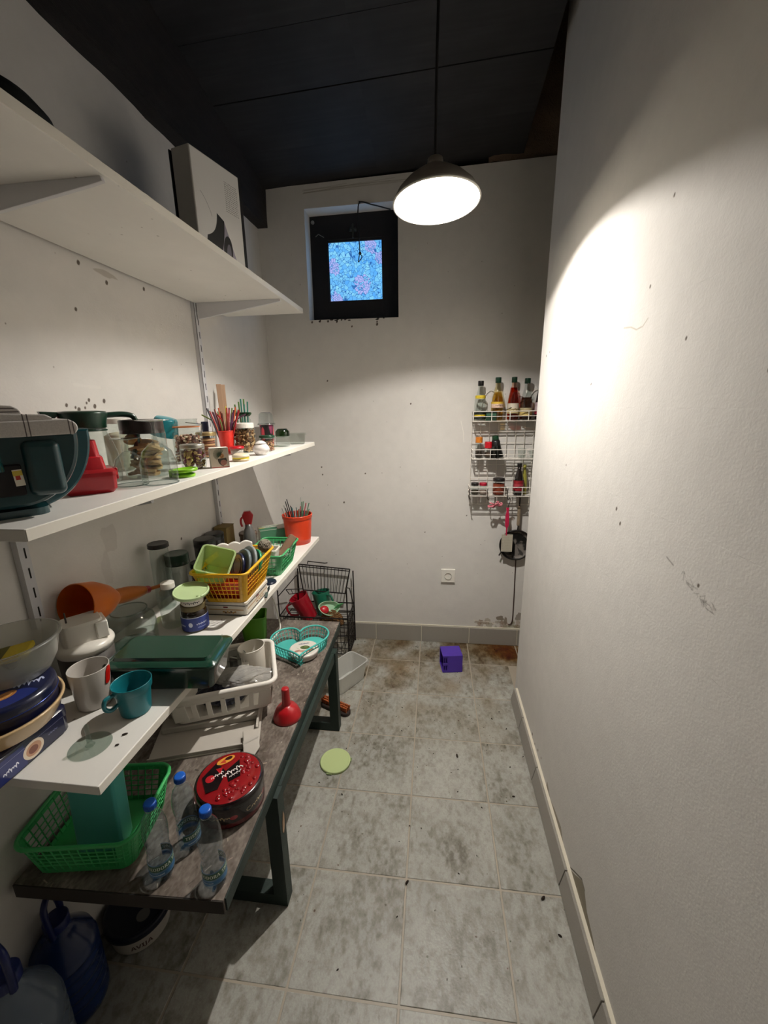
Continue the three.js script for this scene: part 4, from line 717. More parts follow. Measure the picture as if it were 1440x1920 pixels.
// big clear jar
{
  const t = thing('large_jar', 'large squat clear glass jar behind the green food box, under the funnel neck', 'jar', [-0.848, LO, -0.968]), g = glassM(0xdde3e0);
  part(t, 'glass_body', lathe([[0, 0.01], [0.034, 0.008], [0.046, 0.001], [0.058, 0.001], [0.063, 0.007], [0.064, 0.02], [0.064, 0.078], [0.06, 0.092], [0.05, 0.101], [0.045, 0.106], [0.045, 0.116]], 48), g);
  part(t, 'base_disc', lathe([[0, 0.014], [0.05, 0.013], [0.058, 0.01], [0.058, 0.008], [0, 0.006]], 40), g);
  part(t, 'rim', new THREE.TorusGeometry(0.0455, 0.002, 8, 44).rotateX(Math.PI / 2).translate(0, 0.115, 0), g);
}
// mug, teal cup, broken stem
{
  const t = thing('mug', 'tall white mug with a red drip mark on its side', 'mug', [-0.776, LO, -0.74], 0.9);
  part(t, 'body', lathe([[0, 0], [0.036, 0], [0.039, 0.003], [0.042, 0.05], [0.0455, 0.104], [0.0445, 0.106], [0.0425, 0.104], [0.039, 0.05], [0.036, 0.007], [0, 0.006]], 48), MP(0xc4beb6, 0.25, { clearcoat: 0.6 }));
  const pts = [[0, 0.03], [0.011, 0.026], [0.012, 0.014], [0.008, 0.002], [0.004, -0.012], [-0.004, -0.016], [-0.011, -0.012], [-0.009, 0.004], [-0.006, 0.02]];
  const g = extrude(pts, 0.0012); const p = g.attributes.position; for (let i = 0; i < p.count; i++) { const y = p.getY(i) + 0.075, a = p.getX(i) / 0.0435 + 0.85, R = 0.0428 + (y - 0.05) * 0.06 + p.getZ(i); p.setXYZ(i, R * Math.sin(a), y, R * Math.cos(a)); } g.computeVertexNormals();
  part(t, 'red_mark', g, MP(0xb8140c, 0.3, { side: THREE.DoubleSide }));
  t.scale.setScalar(0.9);
  const c = thing('cup', 'teal plastic cup with a flared rim and side handle near the shelf edge', 'cup', [-0.662, LO, -0.726], 0.9);
  part(c, 'body', lathe([[0, 0], [0.034, 0], [0.037, 0.003], [0.043, 0.066], [0.047, 0.07], [0.049, 0.09], [0.0475, 0.0915], [0.0455, 0.089], [0.044, 0.072], [0.041, 0.066], [0.0345, 0.006], [0, 0.005]], 48), MAT.tealCup);
  part(c, 'handle', tube([[-0.045, 0.078, 0.01], [-0.066, 0.075, 0.016], [-0.07, 0.055, 0.018], [-0.058, 0.04, 0.014], [-0.04, 0.044, 0.008]], 0.0055, 30, 8), MAT.tealCup);
  c.scale.setScalar(0.83);
  const s = thing('broken_glass', 'foot and broken stem of a wine glass standing on the lowest shelf', 'glass', [-0.684, LO, -0.62]);
  part(s, 'foot', lathe([[0, 0.0035], [0.006, 0.004], [0.03, 0.0026], [0.038, 0.0018], [0.0385, 0.0006], [0, 0.0004]], 44), glassM(0xe6ebe8));
  part(s, 'stem', lathe([[0.009, 0.0035], [0.005, 0.009], [0.0042, 0.03], [0.0044, 0.048], [0.002, 0.051], [0, 0.047]], 18), glassM(0xdfe6e2, 0.05));
  const n = thing('nut_shell', 'tiny dark crumb beside the broken stem', 'crumb', [-0.635, LO, -0.655], 0.6); part(n, 'crumb', flakeGeo(0.006, 0.002, 0.002).translate(0, 0.002, 0), MS(0x2c2016, 0.8)); part(n, 'chip', flakeGeo(0.004, 0.0018, 0.0018).translate(-0.012, 0.002, 0.026), MS(0x2c2016, 0.8));
}
// green food box with a lid
{
  const t = thing('food_box', 'translucent dark green food box with a clip lid reaching past the shelf edge', 'container', [-0.648, LO, -0.848], 0.11);
  const gm = MP(0x0a3426, 0.22, { clearcoat: 0.5, transmission: 0.25, thickness: 0, side: THREE.DoubleSide });
  part(t, 'body', openBox(0.118, 0.052, 0.128, 0.062, 0.066, 0.016, 0.002, 0.003), gm);
  part(t, 'lid', loft([[rrect(0.134, 0.068, 0.018), 0.064], [rrect(0.135, 0.069, 0.019), 0.073], [rrect(0.131, 0.065, 0.018), 0.077], [rrect(0.118, 0.052, 0.014), 0.079], [rrect(0.115, 0.049, 0.013), 0.086]]), MP(0x0c3a2b, 0.2, { clearcoat: 0.7, clearcoatRoughness: 0.12 }));
  part(t, 'lid_seam', ring(rrect(0.135, 0.069, 0.019), 0.07, 0.0013), MAT.dkGreen);
}
// jars at the back
jar('tall slim empty jar with a black lid against the wall', -0.905, -1.205, LO, 0.03, 0.228, 0.027, MAT.black, 0.014, 0.032);
jar('squat glass jar with a deep dark green lid beside the tall slim jar', -0.915, -1.305, LO, 0.042, 0.15, 0.034, MAT.dkGreen, 0.04, 0.04);
jar('low glass jar with a black lid in front of the black canisters', -0.872, -1.365, LO, 0.03, 0.1, 0.028, MAT.black, 0.018, 0.031);
function canister(label, x, z, r, h, m) { const t = thing('canister', label, 'canister', [x, LO, z]); part(t, 'body', lathe([[0, 0], [r - 0.002, 0], [r, 0.003], [r, h * 0.84], [0, h * 0.84]], 36), m); part(t, 'lid', lathe([[0, h], [r * 0.92, h], [r * 1.02, h - 0.003], [r * 1.02, h * 0.83], [0, h * 0.83]], 36), MAT.black); return t; }
canister('taller black lidded canister against the wall behind the yellow basket', -0.892, -1.455, 0.04, 0.168, MP(0x1c1614, 0.3, { clearcoat: 0.4 }));
canister('black lidded canister farther back beside the ochre box', -0.918, -1.575, 0.037, 0.153, MP(0x1c1614, 0.3, { clearcoat: 0.4 }));
{ const t = thing('ochre_box', 'ochre cardboard box behind the black canisters at the wall', 'box', [-0.925, LO, -1.672]); part(t, 'body', rbox(0.06, 0.152, 0.07, 0.004).translate(0, 0.077, 0), MS(0x8a7444, 0.7)); part(t, 'flap', rbox(0.062, 0.004, 0.072, 0.001).translate(0, 0.154, 0), MS(0x7a6638, 0.7)); }
{ const t = thing('brown_tin', 'brown round tin with a flat lid behind the yellow basket', 'tin', [-0.845, LO, -1.735]); part(t, 'body', cyl(0.038, 0.038, 0.098, 32), MP(0x4a382c, 0.4)); part(t, 'lid', screwLid(0.041, 0.094, 0.014), MP(0x5a4a3e, 0.4)); }
{
  const t = thing('spray_bottle', 'grey spray bottle with a red trigger head standing behind the yellow basket', 'bottle', [-0.81, LO, -1.675], 0.5);
  part(t, 'body', lathe([[0, 0], [0.026, 0], [0.029, 0.004], [0.029, 0.1], [0.024, 0.13], [0.015, 0.15], [0.014, 0.165], [0, 0.166]], 32), MP(0x5a5a58, 0.3, { clearcoat: 0.5 }));
  part(t, 'head', loft([[rrect(0.014, 0.012, 0.006), 0.164], [rrect(0.018, 0.013, 0.006), 0.18], [rrect(0.024, 0.013, 0.006), 0.205], [rrect(0.014, 0.01, 0.006), 0.222]]), MAT.crimson);
  part(t, 'trigger', tube([[-0.018, 0.2, 0], [-0.028, 0.19, 0], [-0.03, 0.17, 0], [-0.026, 0.155, 0]], 0.0045, 16, 8), MAT.red);
}
// white-capped bottle, blue labelled jar with mint lid
{
  const t = thing('glass_bottle', 'clear glass bottle with a white cap beside the blue-labelled jar', 'bottle', [-0.808, LO, -1.09]);
  part(t, 'glass_body', lathe([[0, 0.003], [0.028, 0.001], [0.031, 0.006], [0.031, 0.06], [0.028, 0.08], [0.03, 0.1], [0.026, 0.118], [0.018, 0.128], [0.017, 0.138]], 40), MAT.glass);
  part(t, 'cap', screwLid(0.02, 0.128, 0.018), MAT.white);
  const j = thing('spread_jar', 'dark jam jar with a blue label and khaki lid under the mint-lidded pot', 'jar', [-0.73, LO, -1.085]);
  part(j, 'body', lathe([[0, 0], [0.036, 0], [0.039, 0.004], [0.039, 0.056], [0.034, 0.066], [0.031, 0.07], [0, 0.07]], 40), MP(0x1e120a, 0.15, { clearcoat: 0.8 }));
  part(j, 'label', labelPatch(0.0393, 0.006, 0.05, -1.4, 2.2, 40), MS(0xffffff, 0.5, { map: canvasTex(512, 128, (c, w, h) => { c.fillStyle = '#22347c'; c.fillRect(0, 0, w, h); c.fillStyle = '#c9cede'; c.fillRect(0, 0, w, 6); c.beginPath(); c.arc(230, 66, 22, 0, 7); c.fill(); scribble(c, 290, 70, 120, 22, '#c9cede', 4); scribble(c, 300, 100, 100, 14, '#9aa4d0', 3); scribble(c, 60, 80, 110, 22, '#c9cede', 4); }) }));
  part(j, 'lid', screwLid(0.0355, 0.068, 0.016), MP(0x6a6040, 0.4, { metalness: 0.3 }));
  const k = thing('cream_pot', 'small white printed pot with a mint green overhanging lid, topmost on the blue-labelled jar', 'pot', [-0.73, LO + 0.0845, -1.085]);
  part(k, 'body', lathe([[0, 0], [0.029, 0], [0.031, 0.003], [0.034, 0.034], [0, 0.034]], 40), MS(0xd6d0c4, 0.5));
  part(k, 'label', labelPatch(0.0335, 0.006, 0.03, -0.8, 1.6, 30), MS(0xffffff, 0.5, { map: canvasTex(256, 96, (c, w, h) => { c.fillStyle = '#d8d2c6'; c.fillRect(0, 0, w, h); c.fillStyle = '#8a3c3c'; c.fillRect(16, 8, 8, 76); scribble(c, 60, 62, 150, 40, '#26222a', 6); }) }));
  part(k, 'lid', lathe([[0, 0.0415], [0.046, 0.0415], [0.047, 0.044], [0.05, 0.0445], [0.052, 0.042], [0.052, 0.036], [0.0, 0.035]], 48), MAT.mint);
  k.rotation.x = 0.13; k.rotation.z = -0.08;
  part(k, 'lid_tab', rbox(0.016, 0.003, 0.006, 0.001).translate(0.034, 0.0435, 0.03).rotateY(0.2), MAT.mint);
}
// biscuit tin under the yellow basket
{
  const t = thing('biscuit_tin', 'flat white biscuit tin with brown printing beneath the yellow basket', 'tin', [-0.672, LO, -1.262], 0.02);
  const a = 0.068, b = 0.095, h = 0.047;
  part(t, 'body', loft([[rrect(a, b, 0.008), 0], [rrect(a, b, 0.008), h - 0.008]]), MP(0xd9d2c4, 0.35));
  part(t, 'lid', loft([[rrect(a + 0.002, b + 0.002, 0.009), h - 0.012], [rrect(a + 0.002, b + 0.002, 0.009), h - 0.002], [rrect(a, b, 0.008), h]]), MP(0xd9d2c4, 0.35));
  for (const y of [0.001, h - 0.012]) part(t, 'edge_line', ring(rrect(a + 0.002, b + 0.002, 0.009), y, 0.0012), MAT.black);
  const pr = (W) => canvasTex(W, 128, (c, w, hh) => { c.fillStyle = '#d8d0c0'; c.fillRect(0, 0, w, hh); c.fillStyle = '#7c2a2a'; c.fillRect(w * 0.42, 14, w * 0.13, 22); c.fillStyle = '#b08a5c'; c.fillRect(0, 52, w, 16); for (let i = 0; i < 7; i++) { c.fillStyle = ['#a87a3e', '#6a4a2a', '#c9a060'][i % 3]; c.beginPath(); c.ellipse(w * (0.42 + i * 0.055), 92 + (i % 2) * 10, 15, 11, i, 0, 7); c.fill(); } });
  part(t, 'front_print', new THREE.PlaneGeometry(a * 2 - 0.018, h - 0.016).translate(0, h / 2 - 0.005, b + 0.0006), MS(0xffffff, 0.4, { map: pr(420) }));
  part(t, 'side_print', at(new THREE.PlaneGeometry(b * 2 - 0.018, h - 0.016), a + 0.0006, h / 2 - 0.005, 0, 0, Math.PI / 2, 0), MS(0xffffff, 0.4, { map: pr(560) }));
}
function basket(name, label, pos, turn, dims, mat, o = {}) {
  const [a0, b0, a1, b1, h] = dims, r = o.r || 0.02, t = thing(name, label, 'basket', pos, turn);
  const lo = rrect(a0, b0, r * 0.8), hi = rrect(a1, b1, r), at1 = (f) => lo.map((p, i) => [p[0] + (hi[i][0] - p[0]) * f, p[1] + (hi[i][1] - p[1]) * f]);
  part(t, 'base', slabOf(lo, 0.0, 0.0035), mat);
  const band = (f0, f1) => loft([[at1(f0), h * f0 + 0.002], [at1(f1), h * f1]], false, false);
  part(t, 'lower_band', band(0, o.low || 0.14), mat); part(t, 'upper_band', band(o.high || 0.86, 1), mat);
  part(t, 'rim', ring(hi.map((p) => [p[0] * 1.02, p[1] * 1.02]), h, o.rim || 0.0045), mat);
  const L = []; const n = o.levels || 5; for (let i = 1; i < n; i++) L.push((o.low || 0.14) + ((o.high || 0.86) - (o.low || 0.14)) * i / n);
  const bars = latticeBars(lo, hi, 0.002, h, o.every || 0.014, L, o.bar || 0.0016);
  part(t, 'lattice', bars, mat).userData.kind = 'stuff';
  for (const [sx, sz] of [[1, 1], [1, -1], [-1, 1], [-1, -1]]) {
    const k = 0.98, post = []; for (let i = 0; i <= 4; i++) { const an = i / 4 * Math.PI / 2; post.push([sx, sz, an]); }
    const pl = (A, B, R) => post.map(([x, z, an]) => [x * (A - R + R * Math.cos(an)), z * (B - R + R * Math.sin(an))]);
    const P0 = pl(a0 + .0006, b0 + .0006, r * 0.8), P1 = pl(a1 + .0006, b1 + .0006, r), pos2 = [];
    for (let i = 0; i < 4; i++) { const q = [[P0[i][0], 0.002, P0[i][1]], [P0[i + 1][0], 0.002, P0[i + 1][1]], [P1[i + 1][0], h, P1[i + 1][1]], [P1[i][0], h, P1[i][1]]]; pos2.push(...q[0], ...q[1], ...q[2], ...q[0], ...q[2], ...q[3]); }
    const g = new THREE.BufferGeometry(); g.setAttribute('position', new THREE.Float32BufferAttribute(pos2, 3)); g.computeVertexNormals(); part(t, 'corner_post', g, mat);
  }
  return t;
}
const ds = (c, r = 0.4) => { const m = plastic(c, r); m.side = THREE.DoubleSide; return m; };
const YB = LO + 0.0475;
basket('yellow_basket', 'yellow plastic basket full of lids and boxes, standing on the white biscuit tin', [-0.672, YB, -1.262], 0.05, [0.066, 0.098, 0.09, 0.135, 0.112], ds(0xd9a40a), { every: 0.0165, levels: 5, bar: 0.0013 });
{
  const lid = (label, x, y, z, r, m, lean, turn) => { const t = thing('round_cover', label, 'lid', [x, YB + y, z], turn); t.rotation.order = 'YXZ'; t.rotation.x = lean; part(t, 'disc', lathe([[0, 0.003], [r * 0.8, 0.003], [r * 0.84, 0.006], [r * 0.97, 0.006], [r, 0.003], [r, -0.003], [r * 0.96, -0.003], [r * 0.94, 0.001], [0, 0.0]], 40), m); part(t, 'rib', new THREE.TorusGeometry(r * 0.6, 0.0012, 6, 36).rotateX(Math.PI / 2).translate(0, 0.0034, 0), m); return t; };
  lid('clear round plastic lid leaning in the yellow basket', -0.632, 0.098, -1.275, 0.056, cloudy(0xc4cccc, 0.6, 0.2), 1.2, -0.7);
  lid('second clear lid leaning just in front of the first in the yellow basket', -0.648, 0.092, -1.27, 0.052, cloudy(0xa4b2b4, 0.55, 0.25), 1.22, -0.7);
  lid('green round plastic lid leaning behind the clear ones in the yellow basket', -0.618, 0.09, -1.292, 0.047, plastic(0x157a4c, 0.3), 1.15, -0.7);
  lid('navy blue lid leaning foremost in the yellow basket', -0.664, 0.086, -1.262, 0.047, MAT.navy, 1.25, -0.7);
  const t = thing('green_bag_box', 'translucent lime green plastic box leaning in the yellow basket', 'container', [-0.726, YB + 0.066, -1.212], 0.1); t.rotation.order = 'YXZ'; t.rotation.x = 0.5; t.rotation.z = -0.35; t.scale.set(1.15, 1.1, 1.05);
  part(t, 'box', openBox(0.036, 0.042, 0.044, 0.05, 0.085, 0.012, 0.002, 0.003), cloudy(0xc8dca0, 0.6, 0.25));
  const e = thing('egg_tray', 'white foam tray with a scalloped edge standing at the back of the yellow basket', 'tray', [-0.735, YB + 0.055, -1.345], 0.5);
  const sc = [[-0.08, 0], [0.08, 0]]; for (let i = 0; i <= 24; i++) { const x = 0.08 - i * 0.16 / 24; sc.push([x, 0.075 + 0.008 * Math.abs(Math.sin(i * Math.PI / 6))]); }
  part(e, 'tray', at(extrude(sc, 0.012, 0.003), 0, 0, 0, -0.12), MS(0xd6d0c8, 0.8));
  const r = thing('dark_red_cover', 'dark red rectangular lid standing along the back edge of the yellow basket', 'lid', [-0.757, YB + 0.06, -1.25], 0.05); r.rotation.z = 0.18;
  part(r, 'frame', at(ring(rrect(0.1, 0.055, 0.02), 0, 0.0035), 0, 0, 0, 0, Math.PI / 2, 0).rotateZ(Math.PI / 2), MP(0x4a1410, 0.35));
  part(r, 'sheet', at(slabOf(rrect(0.1, 0.055, 0.02), -0.001, 0.001), 0, 0, 0, 0, Math.PI / 2, 0).rotateZ(Math.PI / 2), cloudy(0xc9c4b8, 0.6, 0.3));
  const o = thing('orange_box', 'orange red plastic box at the bottom of the yellow basket', 'container', [-0.668, YB + 0.004, -1.236], 0.05); part(o, 'box', openBox(0.056, 0.06, 0.064, 0.072, 0.062, 0.012, 0.003), plastic(0xc9401c, 0.45));
  const f = thing('wool_ball', 'ball of greyish brown wire wool at the far corner of the yellow basket', 'scourer', [-0.612, YB + 0.122, -1.378]);
  const loops = []; for (let i = 0; i < 34; i++) { const a = rr(0, 6.28), b = rr(-1.5, 1.5), pts = []; for (let k = 0; k < 8; k++) { const s = k / 8 * 6.28; pts.push(V(0.024 * Math.cos(s), 0.024 * Math.sin(s), rr(-0.004, 0.004)).applyEuler(new THREE.Euler(b, a, rr(-.3, .3))).toArray()); } loops.push(tube(pts, 0.0011, 24, 4, true)); }
  part(f, 'wool', loops, MS(0x8a8070, 0.7)).userData.kind = 'stuff'; part(f, 'core', new THREE.IcosahedronGeometry(0.019, 2), MS(0x6a6050, 0.9));
}
// green basket
basket('green_basket', 'green plastic basket with a wooden block, between the yellow basket and the orange bucket', [-0.672, LO, -1.585], 0.03, [0.058, 0.09, 0.078, 0.118, 0.092], ds(0x3c9a5e), { every: 0.017, levels: 4, bar: 0.0016 });
{
  const t = thing('wood_block', 'rough wooden block leaning out of the green basket', 'block', [-0.615, LO + 0.088, -1.575], 0.5); t.rotation.order = 'YXZ'; t.rotation.x = -0.3; t.rotation.z = -0.72;
  const wm = MS(0x8a6c54, 0.85, { bumpMap: bumpFor(2, 6), bumpScale: 0.002 });
  part(t, 'block', rbox(0.028, 0.13, 0.05, 0.003).translate(0, 0.0, 0), wm);
  part(t, 'groove', rbox(0.003, 0.126, 0.004, 0.001).translate(0.0135, 0, 0.004), MS(0x5a4230, 0.9)); part(t, 'nail', new THREE.SphereGeometry(0.003, 10, 8).translate(0.014, 0.01, 0.014), MAT.chrome);
  const w = thing('white_tub', 'white plastic tub inside the near end of the green basket', 'tub', [-0.668, LO + 0.035, -1.515], 0.05); part(w, 'tub', openBox(0.04, 0.026, 0.047, 0.032, 0.075, 0.01, 0.003, 0.003), MAT.white);
  const b = thing('green_white_box', 'green and white printed carton leaning at the wall behind the green basket', 'box', [-0.80, LO, -1.93], 0.55);
  part(b, 'carton', rbox(0.15, 0.075, 0.085, 0.002).translate(0, 0.038, 0), MS(0xb5b0a4, 0.6));
  part(b, 'top_print', at(new THREE.PlaneGeometry(0.148, 0.083), 0, 0.0758, 0, -Math.PI / 2), MS(0xffffff, 0.5, { map: canvasTex(256, 144, (c, w, h) => { c.fillStyle = '#b9b6aa'; c.fillRect(0, 0, w, h); c.fillStyle = '#2e6a4a'; c.fillRect(0, 70, 150, 74); c.fillRect(20, 20, 160, 14); c.fillStyle = '#c9b23a'; c.fillRect(0, 60, 50, 18); c.fillStyle = '#20242a'; for (let i = 0; i < 5; i++) c.fillRect(30 + i * 30, 46, 22, 6); }) }));
  part(b, 'front_print', new THREE.PlaneGeometry(0.148, 0.072).translate(0, 0.038, 0.0428), MS(0x356a4c, 0.6));
  const h = thing('blue_cover', 'dark blue round lid lying on the shelf between the two baskets', 'lid', [-0.632, LO, -1.43]); part(h, 'disc', lathe([[0, 0.008], [0.024, 0.008], [0.028, 0.006], [0.029, 0], [0, 0]], 32), MP(0x141c30, 0.3)); part(h, 'rim', new THREE.TorusGeometry(0.0285, 0.0012, 6, 36).rotateX(Math.PI / 2).translate(0, 0.002, 0), MP(0x141c30, 0.3));
  const k = thing('knife', 'small grey knife blade on the shelf beside the biscuit tin', 'knife', [-0.605, LO, -1.36], 0.3); part(k, 'blade', extrude([[0, 0], [0.004, 0.03], [0, 0.07], [-0.008, 0.03]], 0.0012).rotateX(-Math.PI / 2).translate(0, 0.0005, 0.02), MP(0x5a6060, 0.3, { metalness: 0.8 })); part(k, 'handle', rbox(0.01, 0.006, 0.04, 0.002).translate(-0.004, 0.003, 0.045), MS(0x3a4a44, 0.6));
}
// orange bucket with stirrers
{
  const t = thing('orange_bucket', 'orange red plastic bucket of cocktail stirrers at the far end of the lowest shelf', 'bucket', [-0.672, LO, -1.925]);
  const om = plastic(0xd23a10, 0.4); om.side = THREE.DoubleSide;
  part(t, 'body', bowl(0.058, 0.071, 0.145, 0.002), om);
  part(t, 'rim', new THREE.TorusGeometry(0.072, 0.003, 8, 48).rotateX(Math.PI / 2).translate(0, 0.144, 0), om);
  part(t, 'rim_band', lathe([[0.0695, 0.128], [0.073, 0.129], [0.0735, 0.144]], 48), om);
  const cs = [['red', 0xb03a44], ['teal', 0x3c6a6c], ['clear grey', 0x9a9a94], ['green', 0x4a7a5c], ['dark', 0x2c2a2c]];
  for (let i = 0; i < 26; i++) {
    const a = i * 2.4, rb = 0.036 * Math.sqrt((i + 1) / 26), k = i % 5, lean = rr(0.01, 0.05), L = rr(0.13, 0.2), dx = Math.cos(a), dz = Math.sin(a);
    const p0 = [rb * dx, 0.02, rb * dz], p1 = [(rb + lean * 0.4) * dx, 0.02 + L * 0.55, (rb + lean * 0.4) * dz], p2 = [(rb + lean) * dx, 0.02 + L, (rb + lean) * dz];
    single('stirrer', tube([p0, p1, p2], 0.0023, 8, 6), plastic(cs[k][1], 0.4), `${cs[k][0]} cocktail stirrer standing in the orange red bucket`, 'stirrer', [-0.672, LO, -1.925], 0, `${cs[k][0]} stirrers in the bucket`);
  }
}
// ---------- on the bench ----------
basket('green_crate_basket', 'large green plastic basket at the near end of the bench, holding a teal box', [-0.822, BE, -0.735], 0.16, [0.112, 0.09, 0.132, 0.108, 0.098], ds(0x35a85a), { every: 0.02, levels: 5, bar: 0.0018, r: 0.035, rim: 0.005 });
{
  const t = thing('teal_box', 'tall translucent teal plastic box standing upright in the large green basket', 'box', [-0.802, BE + 0.005, -0.712], 0.2); t.rotation.order = 'YXZ'; t.rotation.x = -0.06;
  const m = MP(0x58bdb2, 0.45, { transmission: 0.3, thickness: 0, side: THREE.DoubleSide });
  part(t, 'box', loft([[rrect(0.05, 0.026, 0.012), 0], [rrect(0.053, 0.03, 0.012), 0.01], [rrect(0.053, 0.031, 0.012), 0.3], [rrect(0.05, 0.028, 0.01), 0.3], [rrect(0.05, 0.027, 0.01), 0.012]]), m);
  part(t, 'rim', ring(rrect(0.0545, 0.032, 0.012), 0.3, 0.0022), m);
}
function waterBottle(label, x, z, turn) {
  const t = thing('water_bottle', label, 'bottle', [x, BE, z], turn, 'water bottles on the bench');
  const r = 0.0315, prof = [[0, 0.006], [0.012, 0.001], [0.022, 0], [0.028, 0.005], [r, 0.014]];
  for (let i = 0; i <= 26; i++) { const y = 0.02 + i * 0.0042; prof.push([r - 0.0016 * (0.5 - 0.5 * Math.cos(i * 1.5)) * (i > 12 ? 1 : 0.2) - (i > 12 ? 0.0012 * Math.sin((i - 12) / 14 * Math.PI) * 2.2 : 0), y]); }
  prof.push([r, 0.14], [r + 0.0006, 0.16], [r - 0.001, 0.176], [0.026, 0.196], [0.017, 0.211], [0.0125, 0.218], [0.0125, 0.224], [0.0155, 0.2245], [0.0155, 0.227], [0.0118, 0.2275], [0.0116, 0.234]);
  part(t, 'bottle_body', lathe(prof, 40), glassM(0xe9f1f6, 0.03));
  const pet = []; for (let i = 0; i < 5; i++) { const a = i / 5 * 6.2832; pet.push(at(flakeGeo(0.008, 0.0045, 0.005), 0.021 * Math.cos(a), 0.005, 0.021 * Math.sin(a), 0, -a, 0)); }
  part(t, 'foot_lobes', pet, glassM(0xb9d4e6, 0.05)).userData.kind = 'stuff';
  part(t, 'label', labelPatch(r + 0.0004, 0.022, 0.066, -1.5, 3.2, 40), MP(0xffffff, 0.35, { transparent: true, map: bottleLabel, side: THREE.DoubleSide }));
  const cp = part(t, 'cap', lathe([[0, 0.247], [0.012, 0.247], [0.0148, 0.2455], [0.0152, 0.243], [0.0152, 0.2295], [0, 0.2295]], 36), MAT.blueCap);
  const rid = []; for (let i = 0; i < 30; i++) { const a = i / 30 * 6.2832; rid.push(at(boxAt(-0.0005, 0.0006, 0.231, 0.243, -0.0005, 0.0005), 0.0153 * Math.cos(a), 0, 0.0153 * Math.sin(a), 0, -a, 0)); }
  part(cp, 'ribs', rid, MAT.blueCap).userData.kind = 'stuff';
  t.scale.setScalar(0.84);
  return t;
}
const bottleLabel = canvasTex(512, 128, (c, w, h) => { c.fillStyle = 'rgba(120,160,196,.55)'; c.fillRect(0, 0, w, h); c.fillStyle = '#2e5c46'; c.fillRect(0, 12, w, 58); c.fillStyle = '#2c6a9a'; c.fillRect(0, 84, w, 30); c.fillStyle = '#dfe6d6'; c.font = 'bold 42px serif'; c.fillText('THEODORA', 20, 56); c.fillText('THEODORA', 286, 56); c.fillStyle = '#d4dde6'; c.font = '20px sans-serif'; scribble(c, 40, 104, 160, 12, '#d4dde6', 3); });
waterBottle('water bottle with a blue cap, close beside the large green basket', -0.618, -0.664, 0.5);
waterBottle('water bottle with a blue cap, rearmost of the three, behind the other two', -0.592, -0.735, 1.6);
waterBottle('water bottle with a blue cap, nearest the front corner of the bench', -0.486, -0.662, 0.05);
// red round tin
{
  const t = thing('chocolate_tin', 'round red and black tin with raised drops on its lid, behind the bottles', 'tin', [-0.543, BE, -0.858], 0.35);
  const R = 0.088, h = 0.078, red = MP(0x8a0612, 0.18, { clearcoat: 0.9, clearcoatRoughness: 0.08 });
  part(t, 'body', lathe([[0, 0], [R - 0.004, 0], [R, 0.004], [R, h - 0.02]], 56), MP(0x3a0408, 0.2, { clearcoat: 0.8 }));
  part(t, 'side_print', labelPatch(R + 0.0004, 0.006, h - 0.022, -1.4, 3.0, 48), MP(0xffffff, 0.22, { clearcoat: 0.8, map: canvasTex(1024, 200, (c, w, hh) => { c.fillStyle = '#16060a'; c.fillRect(0, 0, w, hh); c.fillStyle = '#5c0610'; c.fillRect(0, 150, w, 50); for (const x of [300, 560, 820]) { scribble(c, x - 60, 90, 110, 50, '#c9b48a', 7); c.fillStyle = '#a01420'; c.beginPath(); c.arc(x + 70, 90, 26, 0, 7); c.fill(); c.strokeStyle = '#d8c49a'; c.lineWidth = 5; c.beginPath(); c.arc(x - 80, 80, 22, 0, 5); c.stroke(); } }) }));
  const lid = part(t, 'lid', lathe([[0, h + 0.004], [R - 0.03, h + 0.003], [R - 0.005, h - 0.001], [R + 0.0015, h - 0.005], [R + 0.002, h - 0.02], [R, h - 0.02]], 56), MP(0x140507, 0.2, { clearcoat: 0.8 }));
  part(lid, 'top_print', lathe([[0, h + 0.0046], [R - 0.03, h + 0.0036], [R - 0.006, h - 0.0002]], 56), red);
  const top = canvasTex(512, 512, (c, w, hh) => {
    c.clearRect(0, 0, w, hh); c.fillStyle = '#12060a'; c.beginPath(); c.moveTo(60, 120); c.lineTo(230, 40); c.lineTo(250, 200); c.lineTo(120, 330); c.lineTo(30, 300); c.closePath(); c.fill();
    c.fillStyle = '#0e0508'; c.beginPath(); c.moveTo(250, 190); c.lineTo(400, 150); c.lineTo(330, 330); c.lineTo(220, 320); c.closePath(); c.fill();
    c.fillStyle = '#d8963c'; c.beginPath(); c.ellipse(300, 70, 84, 38, 0.1, 0, 7); c.fill(); c.fillStyle = '#b8402a'; c.beginPath(); c.moveTo(240, 70); c.lineTo(300, 50); c.lineTo(290, 100); c.closePath(); c.fill(); c.fillStyle = '#3a1210'; c.beginPath(); c.ellipse(330, 66, 34, 20, 0.2, 0, 7); c.fill();
    c.fillStyle = '#b01c26'; c.beginPath(); c.arc(110, 180, 40, 0, 7); c.fill(); c.beginPath(); c.moveTo(190, 110); c.lineTo(250, 130); c.lineTo(200, 190); c.closePath(); c.fill();
    scribble(c, 120, 190, 110, 40, '#e8dcd6', 6); scribble(c, 200, 240, 190, 60, '#e8dcd6', 8); scribble(c, 250, 280, 120, 30, '#e8dcd6', 5);
  });
  part(lid, 'lettering', disc(R - 0.012, h + 0.0052, 44).rotateY(0.5), MP(0xffffff, 0.25, { map: top, transparent: true, alphaTest: 0.4 }));
  const drops = []; for (let i = 0; i < 40; i++) { const a = rr(-1.2, 2.2), d = rr(0.03, R - 0.014), s = rr(0.003, 0.0075); drops.push(flakeGeo(s, s, s * 0.45).translate(d * Math.cos(a), h + 0.0038 - Math.max(0, d - 0.058) * 0.12, d * Math.sin(a))); }
  part(lid, 'drops', drops, red).userData.kind = 'stuff';
}
